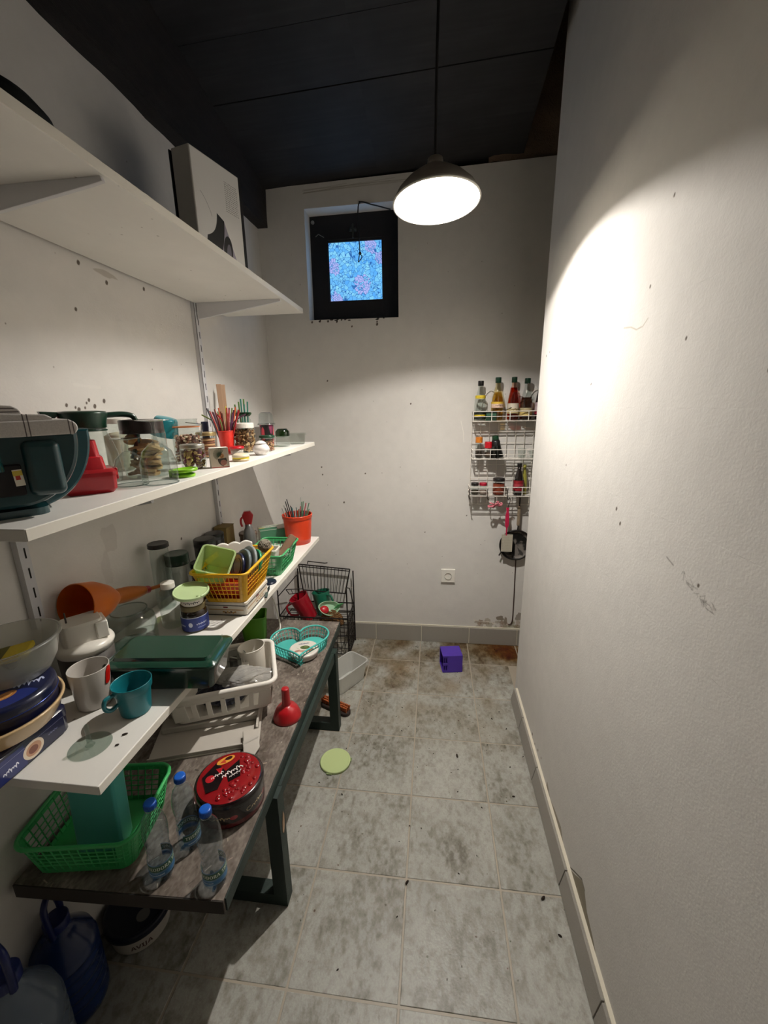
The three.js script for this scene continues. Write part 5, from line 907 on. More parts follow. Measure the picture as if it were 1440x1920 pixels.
// grey tray and the white crate on it
{
  const t = thing('plastic_tray', 'shallow greyish white plastic tray with a drooping lip, beneath the white crate', 'tray', [-0.735, BE, -1.09], 0.33);
  const m = MS(0xb9b2a8, 0.5, { side: THREE.DoubleSide });
  part(t, 'base', slabOf(rrect(0.165, 0.105, 0.02), 0.001, 0.006), m);
  part(t, 'back_wall', at(rbox(0.31, 0.03, 0.006, 0.002), 0, 0.02, -0.09), m);
  part(t, 'step', at(rbox(0.31, 0.022, 0.05, 0.005), 0, 0.016, -0.035), m);
  part(t, 'front_rim', at(rbox(0.3, 0.012, 0.006, 0.002), -0.015, 0.012, 0.1), m);
  part(t, 'side_wall', at(rbox(0.008, 0.026, 0.14, 0.003), 0.155, 0.016, -0.02), m);
  part(t, 'lip', loft([[[[0.118, 0.112], [0.16, 0.104], [0.162, 0.06], [0.112, 0.06]], 0.022], [[[0.12, 0.1], [0.165, 0.094], [0.166, 0.06], [0.114, 0.06]], 0.03]]), m);
  const lp = part(t, 'lip_tongue', at(extrude([[0, 0], [0.046, -0.002], [0.05, 0.026], [0.034, 0.05], [0.006, 0.046]], 0.004, 0.0015), 0.118, 0.024, 0.1, Math.PI / 2 + 0.35, 0, 0), m);
}
{
  const t = thing('white_crate', 'white plastic crate with arched side slots on the tray, holding a cup and bags', 'crate', [-0.745, BE + 0.034, -1.232], 0.42); t.rotation.order = 'YXZ'; t.rotation.z = 0.0;
  const m = MS(0xece6dc, 0.42, { side: THREE.DoubleSide }), a0 = 0.15, b0 = 0.115, a1 = 0.17, b1 = 0.135, h = 0.108;
  const lo = rrect(a0, b0, 0.024, 6), hi = rrect(a1, b1, 0.032, 6), L = (f) => lo.map((p, i) => [p[0] + (hi[i][0] - p[0]) * f, p[1] + (hi[i][1] - p[1]) * f]);
  part(t, 'base', slabOf(lo, 0.0, 0.004), m);
  part(t, 'upper_band', loft([[L(0.66), h * 0.66], [L(1), h]], false, false), m);
  part(t, 'lower_band', loft([[L(0.0), 0.002], [L(0.16), h * 0.16]], false, false), m);
  part(t, 'rim', ring(L(1).map((p) => [p[0] * 1.03, p[1] * 1.03]), h, 0.0085, 10), m);
  // upright pillars between the arched slots
  const faces = [[[-a0 + .02, b0], [a0 - .02, b0], [-a1 + .03, b1], [a1 - .03, b1]], [[a0, b0 - .02], [a0, -b0 + .02], [a1, b1 - .03], [a1, -b1 + .03]], [[-a0 + .02, -b0], [a0 - .02, -b0], [-a1 + .03, -b1], [a1 - .03, -b1]], [[-a0, b0 - .02], [-a0, -b0 + .02], [-a1, b1 - .03], [-a1, -b1 + .03]]];
  for (const [A, B, Cc, D] of faces) {
    const n = 6; for (let i = 0; i <= n; i++) {
      const f = i / n, w = i === 0 || i === n ? 0.03 : 0.0115, x0 = A[0] + (B[0] - A[0]) * f, z0 = A[1] + (B[1] - A[1]) * f, x1 = Cc[0] + (D[0] - Cc[0]) * f, z1 = Cc[1] + (D[1] - Cc[1]) * f;
      const al = Math.abs(B[0] - A[0]) > 0.01, g = rbox(al ? w : 0.0035, h * 0.62, al ? 0.0035 : w, 0.001, 1), p = g.attributes.position;
      for (let k = 0; k < p.count; k++) { const q = 0.1 + 0.62 * (p.getY(k) / (h * 0.62) + 0.5), wide = 1 + (q > 0.6 ? 0.35 : q < 0.2 ? 0.5 : 0); p.setXYZ(k, x0 + (x1 - x0) * q + p.getX(k) * (al ? wide : 1), q * h, z0 + (z1 - z0) * q + p.getZ(k) * (al ? 1 : wide)); }
      g.computeVertexNormals(); part(t, 'pillar', g, m);
    }
  }
  for (const [sx, sz] of [[1, 1], [1, -1], [-1, 1], [-1, -1]]) { const q = (A, B, R) => [0, 1, 2, 3, 4, 5, 6].map((i) => { const an = i / 6 * Math.PI / 2; return [sx * (A - R + R * Math.cos(an)), sz * (B - R + R * Math.sin(an))]; }); const P0 = q(a0, b0, 0.024), P1 = q(a1, b1, 0.032), pos = []; for (let i = 0; i < 6; i++) { const [A, B, Cc, D] = [[P0[i][0], 0.002, P0[i][1]], [P0[i + 1][0], 0.002, P0[i + 1][1]], [P1[i + 1][0], h, P1[i + 1][1]], [P1[i][0], h, P1[i][1]]]; pos.push(...A, ...B, ...Cc, ...A, ...Cc, ...D); } const g = new THREE.BufferGeometry(); g.setAttribute('position', new THREE.Float32BufferAttribute(pos, 3)); g.computeVertexNormals(); part(t, 'corner', g, m); }
  const CR = (x, y, z) => { const c = Math.cos(0.42), s = Math.sin(0.42); return [-0.745 + x * c + z * s, BE + 0.034 + y, -1.232 - x * s + z * c]; };
  const c = thing('plastic_cup', 'white plastic cup leaning in the far corner of the white crate', 'cup', CR(0.108, 0.006, -0.065), 0); c.rotation.z = 0.1;
  part(c, 'body', lathe([[0, 0], [0.034, 0], [0.036, 0.003], [0.049, 0.128], [0.051, 0.13], [0.049, 0.132], [0.047, 0.13], [0.034, 0.006], [0, 0.005]], 44), MP(0xe8e2d6, 0.35));
  const u = thing('tumbler', 'clear plastic tumbler beside the white cup in the white crate', 'glass', CR(0.035, 0.006, -0.075)); part(u, 'body', lathe([[0, 0.002], [0.027, 0.001], [0.029, 0.005], [0.038, 0.098], [0.039, 0.1], [0.0375, 0.1]], 36), glassM(0xdfe3e2, 0.06)); part(u, 'rim', new THREE.TorusGeometry(0.0385, 0.0016, 8, 40).rotateX(Math.PI / 2).translate(0, 0.1, 0), glassM(0xdfe3e2, 0.06));
  const bagG = (sx, sy, sz, s) => { const g = new THREE.IcosahedronGeometry(1, 12), p = g.attributes.position; for (let i = 0; i < p.count; i++) { const v = V(p.getX(i), p.getY(i), p.getZ(i)), k = 0.75 + 0.5 * fbm(v.x * 2.2 + s, v.y * 2.2 + v.z * 1.7, 4, 5) + 0.1 * Math.abs(Math.sin(v.x * 9 + v.z * 7 + s)); p.setXYZ(i, v.x * k * sx, v.y * k * sy, v.z * k * sz); } g.computeVertexNormals(); return g; };
  const b = thing('plastic_bag', 'crumpled clear plastic bag of white cutlery lying across the white crate', 'bag', CR(0.06, 0.09, 0.045), 0.2); part(b, 'film', bagG(0.095, 0.026, 0.045, 3), cloudy(0xd9d6d0, 0.6, 0.12)); part(b, 'knot', tube([[-0.08, 0.004, 0.01], [-0.1, 0.006, 0.014], [-0.118, 0.0, 0.02]], 0.007, 16, 10), MS(0xc9c2b4, 0.5));
  const k = thing('plastic_fork', 'white plastic fork head pointing up beside the bag in the crate', 'fork', CR(0.072, 0.08, -0.015), 0.4); k.rotation.order = 'YXZ'; k.rotation.x = -0.6; part(k, 'handle', rbox(0.01, 0.06, 0.003, 0.001).translate(0, -0.028, 0), MAT.white); part(k, 'head', rbox(0.026, 0.022, 0.003, 0.001).translate(0, 0.012, 0), MAT.white); for (let i = 0; i < 4; i++) part(k, 'tine', rbox(0.0035, 0.03, 0.0025, 0.0008, 1).translate(-0.011 + i * 0.0073, 0.036, 0), MAT.white);
  const nv = thing('dark_bag', 'crumpled navy blue bag at the bottom of the white crate', 'bag', CR(-0.01, 0.042, 0.03), 0.1); part(nv, 'film', bagG(0.085, 0.03, 0.07, 11), MS(0x0c0f22, 0.5)); part(nv, 'fold', bagG(0.05, 0.018, 0.04, 17).translate(0.02, 0.028, 0.01), MS(0x0e1128, 0.5));
}
// lime bin, wire rod, plunger
{
  const t = thing('lime_bin', 'lime green plastic bin standing on the bench under the lowest shelf', 'bin', [-0.815, BE, -1.64], 0.35); const m = MP(0x5f9a24, 0.4, { side: THREE.DoubleSide, transmission: 0.2, thickness: 0 });
  part(t, 'body', openBox(0.045, 0.04, 0.056, 0.05, 0.135, 0.014, 0.0025, 0.004), m);
  for (const z of [-0.02, 0.02]) part(t, 'rib', bar([0.047, 0.006, z], [0.056, 0.128, z * 1.2], 0.0025), m);
  const w = thing('wire_rest', 'bent white coated wire frame lying on the bench beside the lime green bin', 'rack', [0, BE, 0]);
  part(w, 'wire', tube([[-0.8, 0.12, -1.84], [-0.79, 0.085, -1.84], [-0.76, 0.02, -1.8], [-0.735, 0.006, -1.74], [-0.742, 0.0045, -1.62], [-0.75, 0.0045, -1.48]], 0.0035, 60, 8), MAT.whiteWire);
  part(w, 'wire', tube([[-0.9, 0.0045, -1.5], [-0.84, 0.0045, -1.49], [-0.75, 0.0045, -1.48]], 0.0035, 20, 8), MAT.whiteWire);
  const p = thing('plunger', 'small red rubber plunger standing on the bench edge', 'plunger', [-0.499, BE, -1.18]);
  part(p, 'cup', lathe([[0.044, 0], [0.049, 0.002], [0.047, 0.012], [0.04, 0.03], [0.032, 0.042], [0.018, 0.048], [0.016, 0.052], [0, 0.052], [0, 0.046], [0.028, 0.038], [0.042, 0.008], [0.044, 0]], 44), MP(0xa80c16, 0.3, { clearcoat: 0.4 }));
  part(p, 'handle', lathe([[0.015, 0.05], [0.0145, 0.06], [0.0135, 0.112], [0.011, 0.116], [0, 0.117]], 28), MP(0xa80c16, 0.3, { clearcoat: 0.4 }));
}
// heart basket with round dish tin
{
  const hb = [], hl = []; for (let i = 0; i < 64; i++) { const t = i / 64 * 6.2832, x = 16 * Math.sin(t) ** 3, y = 13 * Math.cos(t) - 4 * Math.cos(2 * t) - 2 * Math.cos(3 * t) - Math.cos(4 * t); hl.push([x / 16 * 0.128, -(y + 2.5) / 14.5 * 0.128]); }
  hl.reverse(); for (const p of hl) hb.push([p[0] * 0.9, p[1] * 0.9]);
  const t = thing('heart_basket', 'turquoise heart-shaped plastic basket on the far half of the bench', 'basket', [-0.575, BE, -1.565], 0.3), m = ds(0x4ab8ae), h = 0.055;
  part(t, 'base', slabOf(hb, 0.001, 0.0045), m);
  part(t, 'rim', ring(hl, h, 0.0042), m);
  part(t, 'lattice', latticeBars(hb, hl, 0.003, h, 0.0165, [0.35, 0.68], 0.0015), m).userData.kind = 'stuff';
  const d = thing('round_dish_tin', 'round white tin with a fig and almond picture lying in the heart basket', 'tin', [-0.552, BE + 0.0055, -1.545], 0.35);
  part(d, 'base', lathe([[0, 0], [0.056, 0], [0.06, 0.003], [0.06, 0.02]], 48), MP(0xb9b4ae, 0.3, { metalness: 0.4 }));
  part(d, 'lid', lathe([[0, 0.031], [0.056, 0.031], [0.0625, 0.029], [0.064, 0.025], [0.064, 0.018], [0.06, 0.018]], 48), MP(0xd9d4cc, 0.3));
  part(d, 'top_print', disc(0.057, 0.0314, 40), MS(0xffffff, 0.4, { map: canvasTex(256, 256, (c, w, hh) => { c.fillStyle = '#ddd6ca'; c.fillRect(0, 0, w, hh); c.fillStyle = '#4a5a2c'; c.beginPath(); c.ellipse(140, 120, 46, 32, 0.2, 0, 7); c.fill(); c.fillStyle = '#6a7a44'; c.beginPath(); c.ellipse(150, 112, 22, 14, 0.2, 0, 7); c.fill(); for (const [x, y, a, col] of [[64, 168, -0.4, '#b08070'], [150, 186, 0.1, '#b8846a'], [196, 176, -0.2, '#a8705a'], [110, 180, 0.3, '#c49a84']]) { c.fillStyle = col; c.beginPath(); c.ellipse(x, y, 32, 17, a, 0, 7); c.fill(); } c.strokeStyle = '#9aa86a'; c.lineWidth = 5; c.beginPath(); c.moveTo(80, 130); c.lineTo(60, 110); c.moveTo(190, 140); c.lineTo(220, 110); c.stroke(); scribble(c, 84, 56, 100, 22, '#5a5c7a', 6); }) }));
}
// ---------- floor ----------
{
  const l = thing('pot_cover', 'mint green round plastic lid lying on the tiles in front of the bench', 'lid', [-0.413, 0.0006, -1.452]);
  part(l, 'disc', lathe([[0, 0.009], [0.056, 0.009], [0.058, 0.0105], [0.064, 0.0105], [0.0665, 0.008], [0.067, 0], [0, 0]], 56), MP(0xb9c98c, 0.5));
  part(l, 'tab', rbox(0.024, 0.004, 0.008, 0.0015).translate(-0.012, 0.004, 0.0665), MP(0x7c8a5c, 0.5));
  part(l, 'tab', rbox(0.008, 0.004, 0.02, 0.0015).translate(0.0665, 0.004, -0.014), MP(0x7c8a5c, 0.5));
  const b = thing('purple_basket', 'small purple slotted plastic basket lying on the tiles near the back wall', 'basket', [0.113, 0.0006, -2.185], 0.16), m = ds(0x45269a);
  const s = 0.057; part(b, 'base', rbox(s * 2, 0.0035, 0.1, 0.001).translate(0, 0.002, 0), m);
  part(b, 'front_wall', rbox(s * 2 - 0.03, 0.108, 0.0035, 0.001).translate(0.014, 0.055, 0.05), m); part(b, 'top_wall', rbox(s * 2, 0.0035, 0.1, 0.001).translate(0, 0.108, 0), m); part(b, 'back_wall', rbox(s * 2, 0.108, 0.0035, 0.001).translate(0, 0.055, -0.05), m); part(b, 'end_wall', rbox(0.0035, 0.108, 0.1, 0.001).translate(s, 0.055, 0), m);
  for (const y of [0.03, 0.082]) for (let i = 0; i < 3; i++) part(b, 'slat', rbox(0.004, 0.03, 0.0035, 0.0008, 1).translate(-s + 0.006 + i * 0.011, y, 0.05), m);
  part(b, 'mid_band', rbox(0.036, 0.016, 0.0035, 0.001).translate(-s + 0.018, 0.056, 0.05), m); for (const y of [0.008, 0.104]) part(b, 'edge_band', rbox(0.036, 0.012, 0.0035, 0.001).translate(-s + 0.018, y, 0.05), m);
  const f = thing('clear_container', 'frosted clear plastic food container on the tiles beyond the bench leg', 'container', [-0.478, 0.0006, -1.985], 1.0);
  part(f, 'body', openBox(0.1, 0.056, 0.12, 0.07, 0.115, 0.025, 0.002, 0.003), cloudy(0xf0f0ec, 0.62, 0.6)); part(f, 'rim', ring(rrect(0.1235, 0.0735, 0.028), 0.114, 0.0018), cloudy(0xe6e6e2, 0.5, 0.3));
  const br = thing('scrub_brush', 'scrubbing brush with orange bristles lying under the bench frame', 'brush', [-0.487, 0.0006, -1.772], -0.42);
  part(br, 'back', loft([[rrect(0.088, 0.027, 0.026), 0], [rrect(0.088, 0.027, 0.026), 0.016], [rrect(0.084, 0.023, 0.022), 0.02]]), MS(0x2a1c14, 0.7));
  const tf = []; for (let i = 0; i < 19; i++) for (let k = -1; k <= 1; k++) tf.push(at(new THREE.CylinderGeometry(0.005, 0.0028, 0.026, 6), -0.076 + i * 0.0085, 0.032, k * 0.013, rr(-.12, .12), 0, rr(-.12, .12)));
  part(br, 'bristles', tf, MS(0x9a4a1c, 0.85)).userData.kind = 'stuff';
  const dead = new THREE.InstancedMesh(flakeGeo(0.005, 0.0022, 0.003), MS(0x2a1e14, 0.9), 90), q = new THREE.Matrix4();
  const fixed = [[0.118, -1.536, 2], [-0.07, -1.01, 1.6], [0.358, -1.011, 1.7], [0.383, -0.918, 1.2], [0.33, -1.36, 1.2], [0.34, -1.5, 1], [0.2, -1.3, .8], [0.36, -1.72, 1], [0.3, -1.78, 1], [-0.35, -1.3, 1]];
  for (let i = 0; i < 90; i++) { const k = fixed[i] || [rr(-0.5, 0.42), i % 2 ? ZB + 0.9 * rnd() ** 1.8 + 0.02 : rr(-2.4, -0.7), rr(0.3, 0.8)]; q.compose(V(k[0], 0.0018 * k[2], k[1]), new THREE.Quaternion().setFromEuler(new THREE.Euler(0, rr(0, 6), 0)), V(k[2], k[2], k[2])); dead.setMatrixAt(i, q); }
  dead.name = 'floor_crumbs'; scene.add(dead); tag(dead, 'dark crumbs and dead insects scattered over the floor tiles', 'dirt', null, 'stuff');
}
// water jugs and the paint bucket under the bench
function jug(label, x, z, r, h, turn, body) {
  const t = thing('water_jug', label, 'jug', [x, 0.0006, z], turn);
  const pr = [[0, 0.004], [r * 0.8, 0], [r * 0.95, 0.006], [r, 0.02]]; for (let i = 0; i < 5; i++) pr.push([r, 0.04 + i * h * 0.11], [r - 0.005, 0.05 + i * h * 0.11], [r, 0.06 + i * h * 0.11]);
  pr.push([r, h * 0.66], [r * 0.9, h * 0.76], [r * 0.45, h * 0.9], [0.024, h * 0.93], [0.022, h]);
  part(t, 'body', lathe(pr, 44), body);
  part(t, 'cap', lathe([[0, h + 0.016], [0.024, h + 0.015], [0.027, h + 0.011], [0.027, h - 0.012], [0.023, h - 0.014]], 32), MP(0x16225c, 0.35));
  part(t, 'handle', tube([[0.0, h - 0.02, 0.024], [0.0, h + 0.05, 0.03], [0.0, h + 0.085, 0.026], [0.0, h + 0.09, -0.004], [0.0, h + 0.03, -0.026], [0.0, h - 0.02, -0.024]], 0.0075, 40, 8), MP(0x131d54, 0.35));
  return t;
}
jug('deep blue water jug on the floor, the farther of the two beneath the green basket', -0.915, -0.64, 0.072, 0.285, 0.4, MP(0x24407c, 0.2, { transmission: 0.5, thickness: 0, side: THREE.DoubleSide }));
jug('clear bluish water jug with a blue cap, nearest the camera on the floor', -0.862, -0.49, 0.078, 0.385, 1.3, MP(0x8c9cb0, 0.2, { transmission: 0.6, thickness: 0, side: THREE.DoubleSide }));
{
  const t = thing('paint_bucket', 'low round tub with a dark lid and white printed band under the bench', 'tub', [-0.862, 0.0006, -0.815]);
  part(t, 'body', lathe([[0, 0], [0.074, 0], [0.078, 0.004], [0.086, 0.062], [0, 0.062]], 48), MP(0xb9b4ac, 0.4));
  part(t, 'band_print', at(new THREE.CylinderGeometry(0.0865, 0.0793, 0.05, 40, 1, true, -0.2, 1.8), 0, 0.032, 0), MS(0xffffff, 0.5, { map: canvasTex(512, 160, (c, w, h) => { c.fillStyle = '#b4afa6'; c.fillRect(0, 0, w, h); c.fillStyle = '#3a1a18'; c.font = 'bold 74px sans-serif'; c.fillText('AVIJA', 150, 118); }) }));
  part(t, 'lid', lathe([[0, 0.072], [0.076, 0.072], [0.079, 0.08], [0.086, 0.08], [0.09, 0.076], [0.09, 0.06], [0.086, 0.059]], 48), MP(0x0e1424, 0.4));
  part(t, 'lid_print', at(disc(0.018, 0.0726, 20), 0.03, 0, 0.02), MS(0x6a6864, 0.6));
}
// ---------- wire rack on the back wall ----------
{
  const t = thing('wire_rack', 'white wire spice rack with three trays fixed to the back wall beside the partition', 'rack', [0, 0, ZB]);
  const W = MAT.whiteWire, X0 = 0.212, X1 = 0.7, zb = 0.009, zf = 0.093, r = 0.0016;
  part(t, 'frame', wire([[X0, 0.935, zb], [X0, 1.415, zb], [X1, 1.415, zb], [X1, 0.935, zb], [X0, 0.935, zb]], 0.0026, 8), W);
  for (let x = X0 + 0.049; x < X1 - 0.02; x += 0.049) part(t, 'upright', bar([x, 0.935, zb + 0.002], [x, 1.415, zb + 0.002], r), W);
  for (const y of [0.985, 1.09, 1.17, 1.297, 1.36]) part(t, 'cross_wire', bar([X0, y, zb + 0.004], [X1, y, zb + 0.004], r), W);
  for (const [x0, x1, y] of [[X0, X1, 1.419], [X0 + 0.002, X1, 1.212], [X0 - 0.008, X1, 1.0]]) {
    const tr = part(t, 'tray', [...wire([[x0, y, zb], [x0, y, zf], [x1, y, zf], [x1, y, zb]], 0.0023, 8), ...wire([[x0, y + 0.052, zb], [x0, y + 0.052, zf], [x1, y + 0.052, zf], [x1, y + 0.052, zb]], 0.0023, 8), ...wire([[x0, y + 0.026, zb], [x0, y + 0.026, zf], [x1, y + 0.026, zf], [x1, y + 0.026, zb]], r, 8)], W);
    for (let k = 0; k < 6; k++) part(tr, 'floor_wire', bar([x0, y, zb + 0.008 + k * 0.014], [x1, y, zb + 0.008 + k * 0.014], r), W);
    for (let x = x0; x < x1 + 0.01; x += 0.0975) part(tr, 'post', bar([x, y, zf], [x, y + 0.053, zf], 0.0022), W);
  }
  for (const [cx, rw, hh] of [[0.31, 0.055, 0.17], [0.47, 0.05, 0.14], [0.56, 0.06, 0.17]]) { const p = []; for (let i = 0; i <= 12; i++) { const a = Math.PI * i / 12; p.push([cx + rw * Math.cos(a), 1.415 + hh * Math.sin(a), zb]); } part(t, 'arch', tube(p, 0.0018, 40, 6), W); }
  part(t, 'slant_wire', bar([0.38, 1.475, zf], [0.53, 1.545, zb + 0.01], 0.002), MAT.darkWire);
  for (const x of [X0 - 0.006, 0.3075, 0.42]) part(t, 'hook', tube([[x, 1.045, zf], [x - 0.004, 1.03, zf + 0.006], [x - 0.002, 0.99, zf + 0.008], [x + 0.004, 0.98, zf + 0.004]], 0.0022, 24, 6), MAT.darkWire);
}
function sauceBottle(label, x, z, y, r, h, body, cap, o = {}) {
  const t = thing('sauce_bottle', label, 'bottle', [x, y, z]);
  part(t, 'bottle_body', lathe([[0, 0.004], [r * 0.85, 0.001], [r, 0.007], [r, h * 0.34], [r * 0.97, h * 0.42], [r * 0.86, h * 0.55], [r * 0.6, h * 0.7], [r * 0.42, h * 0.8], [r * 0.4, h * 0.88], [0, h * 0.885]], 36), body);
  if (o.liquid) part(t, 'liquid', lathe([[0, 0.005], [r * 0.8, 0.003], [r * 0.94, 0.009], [r * 0.94, h * 0.34], [r * 0.91, h * 0.42], [r * 0.8, h * 0.55], [r * (o.fill > 0.6 ? 0.56 : 0.8), h * (o.fill || 0.56)], [0, h * (o.fill || 0.56)]], 32), o.liquid);
  part(t, 'cap', lathe([[0, h], [r * 0.44, h], [r * 0.48, h - 0.003], [r * 0.48, h * 0.875], [0, h * 0.87]], 28), cap);
  for (const [y0, y1, col, k] of o.labels || []) part(t, 'label', labelPatch(r * (k || 1) + 0.0006, h * y0, h * y1, -1.9, 3.8, 36), MS(0xffffff, 0.5, { map: col, side: THREE.DoubleSide }));
  return t;
}
const flat = (...cs) => canvasTex(128, 64, (c, w, h) => { cs.forEach((k, i) => { c.fillStyle = k; c.fillRect(0, i * h / cs.length, w, h / cs.length + 1); }); scribble(c, 34, 40, 60, 14, 'rgba(60,40,30,.7)', 3); });
const ZT = ZB + 0.052, Y1 = 1.421, Y2 = 1.214, Y3 = 1.002;
sauceBottle('oil bottle with a black cap and yellow labels on the top tray', 0.249, ZT + 0.004, Y1, 0.033, 0.213, MAT.glass, MAT.black, { labels: [[0.04, 0.22, flat('#0e1a10', '#c9b02c', '#0e1a10')], [0.56, 0.64, flat('#d8bc2a', '#d8bc2a'), 0.83]] });
sauceBottle('pale yellow vinegar bottle with a dark green cap and a pink label', 0.342, ZT - 0.004, Y1, 0.033, 0.229, glassM(0xf0ead0), MAT.dkGreen, { liquid: glassM(0xf0d890), fill: 0.66, labels: [[0.3, 0.44, flat('#d9b23a', '#d8b8a4', '#d8b8a4')]] });
sauceBottle('amber red vinegar bottle with a dark green cap and a cream label', 0.427, ZT - 0.004, Y1, 0.031, 0.229, glassM(0xf2dcd0), MAT.dkGreen, { liquid: glassM(0xd8683a), fill: 0.76, labels: [[0.16, 0.4, flat('#c9bfae', '#c9b88a')]] });
sauceBottle('clear brownish sauce bottle with a dark green cap beside the dark bottle', 0.497, ZT - 0.004, Y1, 0.033, 0.221, MAT.glass, MAT.dkGreen, { liquid: glassM(0xc09a84), fill: 0.5, labels: [[0.1, 0.3, flat('#a89a78', '#c9b06a')]] });
sauceBottle('very dark bottle with a black cap half hidden by the partition', 0.573, ZT, Y1, 0.03, 0.224, MP(0x14080a, 0.12, { clearcoat: 0.8 }), MAT.black, { labels: [[0.14, 0.42, flat('#b8a0a4', '#c9b8b8', '#7a1c2c')]] });
{ const t = thing('sauce_box', 'dark green flat pack lying on the top tray in front of the vinegar bottle', 'box', [0.308, Y1, ZB + 0.078]); part(t, 'pack', rbox(0.058, 0.05, 0.016, 0.002).translate(0, 0.026, 0), MP(0x14341f, 0.4)); part(t, 'print', new THREE.PlaneGeometry(0.05, 0.018).translate(0, 0.03, 0.0084), MS(0x2e5a44, 0.5)); }
// middle tray
function spice(label, x, r, h, y, lidM, lidH, fill, o = {}) { const t = thing('spice_jar', label, 'jar', [x, y, o.z || ZT + 0.01]); part(t, 'glass_body', jarGlass(r, h - lidH * 0.6, r * 0.88), MAT.glass); part(t, 'lid', screwLid(r * 0.98, h - lidH, lidH), lidM); if (fill) part(t, 'spice', lathe([[0, 0.004], [r * 0.85, 0.005], [r * 0.93, 0.014], [r * 0.93, (h - lidH) * (o.f || 0.6)], [0, (h - lidH) * (o.f || 0.6) + 0.003]], 28), MS(fill, 0.95, { bumpMap: bumpFor(6, 2), bumpScale: 0.003 })); return t; }
spice('spice jar with an orange cap at the left of the middle tray', 0.25, 0.02, 0.118, Y2, plastic(0xc8741c, 0.4), 0.03, 0x4a3c30);
spice('low spice jar with a bright red cap tilted on the middle tray', 0.302, 0.021, 0.092, Y2, MAT.red, 0.036, 0x5a4638);
{ const t = thing('pepper_mill', 'slanting black bottle with a green cap on the middle tray', 'bottle', [0.352, Y2 + 0.004, ZT + 0.01]); t.rotation.z = 0.12; part(t, 'body', lathe([[0, 0], [0.036, 0], [0.037, 0.004], [0.024, 0.07], [0.02, 0.088], [0, 0.088]], 32), glassM(0x8e9492)); part(t, 'fill', lathe([[0, 0.003], [0.034, 0.004], [0.028, 0.045], [0, 0.046]], 28), MS(0x38342f, 0.9)); part(t, 'collar', lathe([[0.025, 0.066], [0.024, 0.088], [0.019, 0.1], [0, 0.1]], 28), MAT.black); part(t, 'cap', cyl(0.019, 0.018, 0.022).translate(0, 0.1, 0), MAT.forest); }
{ const t = thing('shot_glass', 'small empty glass on the middle tray', 'glass', [0.487, Y2, ZT + 0.01]); part(t, 'body', lathe([[0, 0.006], [0.019, 0.004], [0.02, 0.01], [0.0235, 0.052]], 32), MAT.glass); part(t, 'rim', new THREE.TorusGeometry(0.0235, 0.0014, 6, 36).rotateX(Math.PI / 2).translate(0, 0.052, 0), MAT.glass); }
{ const t = thing('glass_dish', 'shallow glass dish on the middle tray beside the partition', 'dish', [0.556, Y2, ZT + 0.012]); part(t, 'body', lathe([[0, 0.004], [0.02, 0.003], [0.024, 0.01], [0.034, 0.036]], 36), MAT.glass); part(t, 'rim', new THREE.TorusGeometry(0.034, 0.0022, 6, 40).rotateX(Math.PI / 2).translate(0, 0.037, 0), MAT.glass); }
// lowest tray
spice('small spice jar with a black cap at the left of the lowest tray', 0.236, 0.022, 0.072, Y3, MAT.black, 0.016, 0x4e4436, { f: 0.5 });
spice('small spice jar with a crimson cap beside the black-capped jar', 0.283, 0.022, 0.072, Y3, plastic(0xa01430, 0.35), 0.016, 0xb0988c, { f: 0.5 });
spice('large jar of orange paprika powder with a black lid on the lowest tray', 0.37, 0.034, 0.098, Y3, MAT.black, 0.016, 0x8a3212, { f: 0.8 });
sauceBottle('dark soy sauce bottle with a red label on the lowest tray', 0.479, ZT + 0.014, Y3, 0.027, 0.184, MP(0x120808, 0.12, { clearcoat: 0.8 }), MAT.black, { labels: [[0.16, 0.48, flat('#8a1a24', '#a83a44', '#8a1a24')]] });
sauceBottle('slim pale yellow bottle standing behind the soy sauce bottle', 0.515, ZB + 0.032, Y3, 0.019, 0.172, MP(0x9a9440, 0.25, { clearcoat: 0.5 }), MP(0xb0aa50, 0.4));
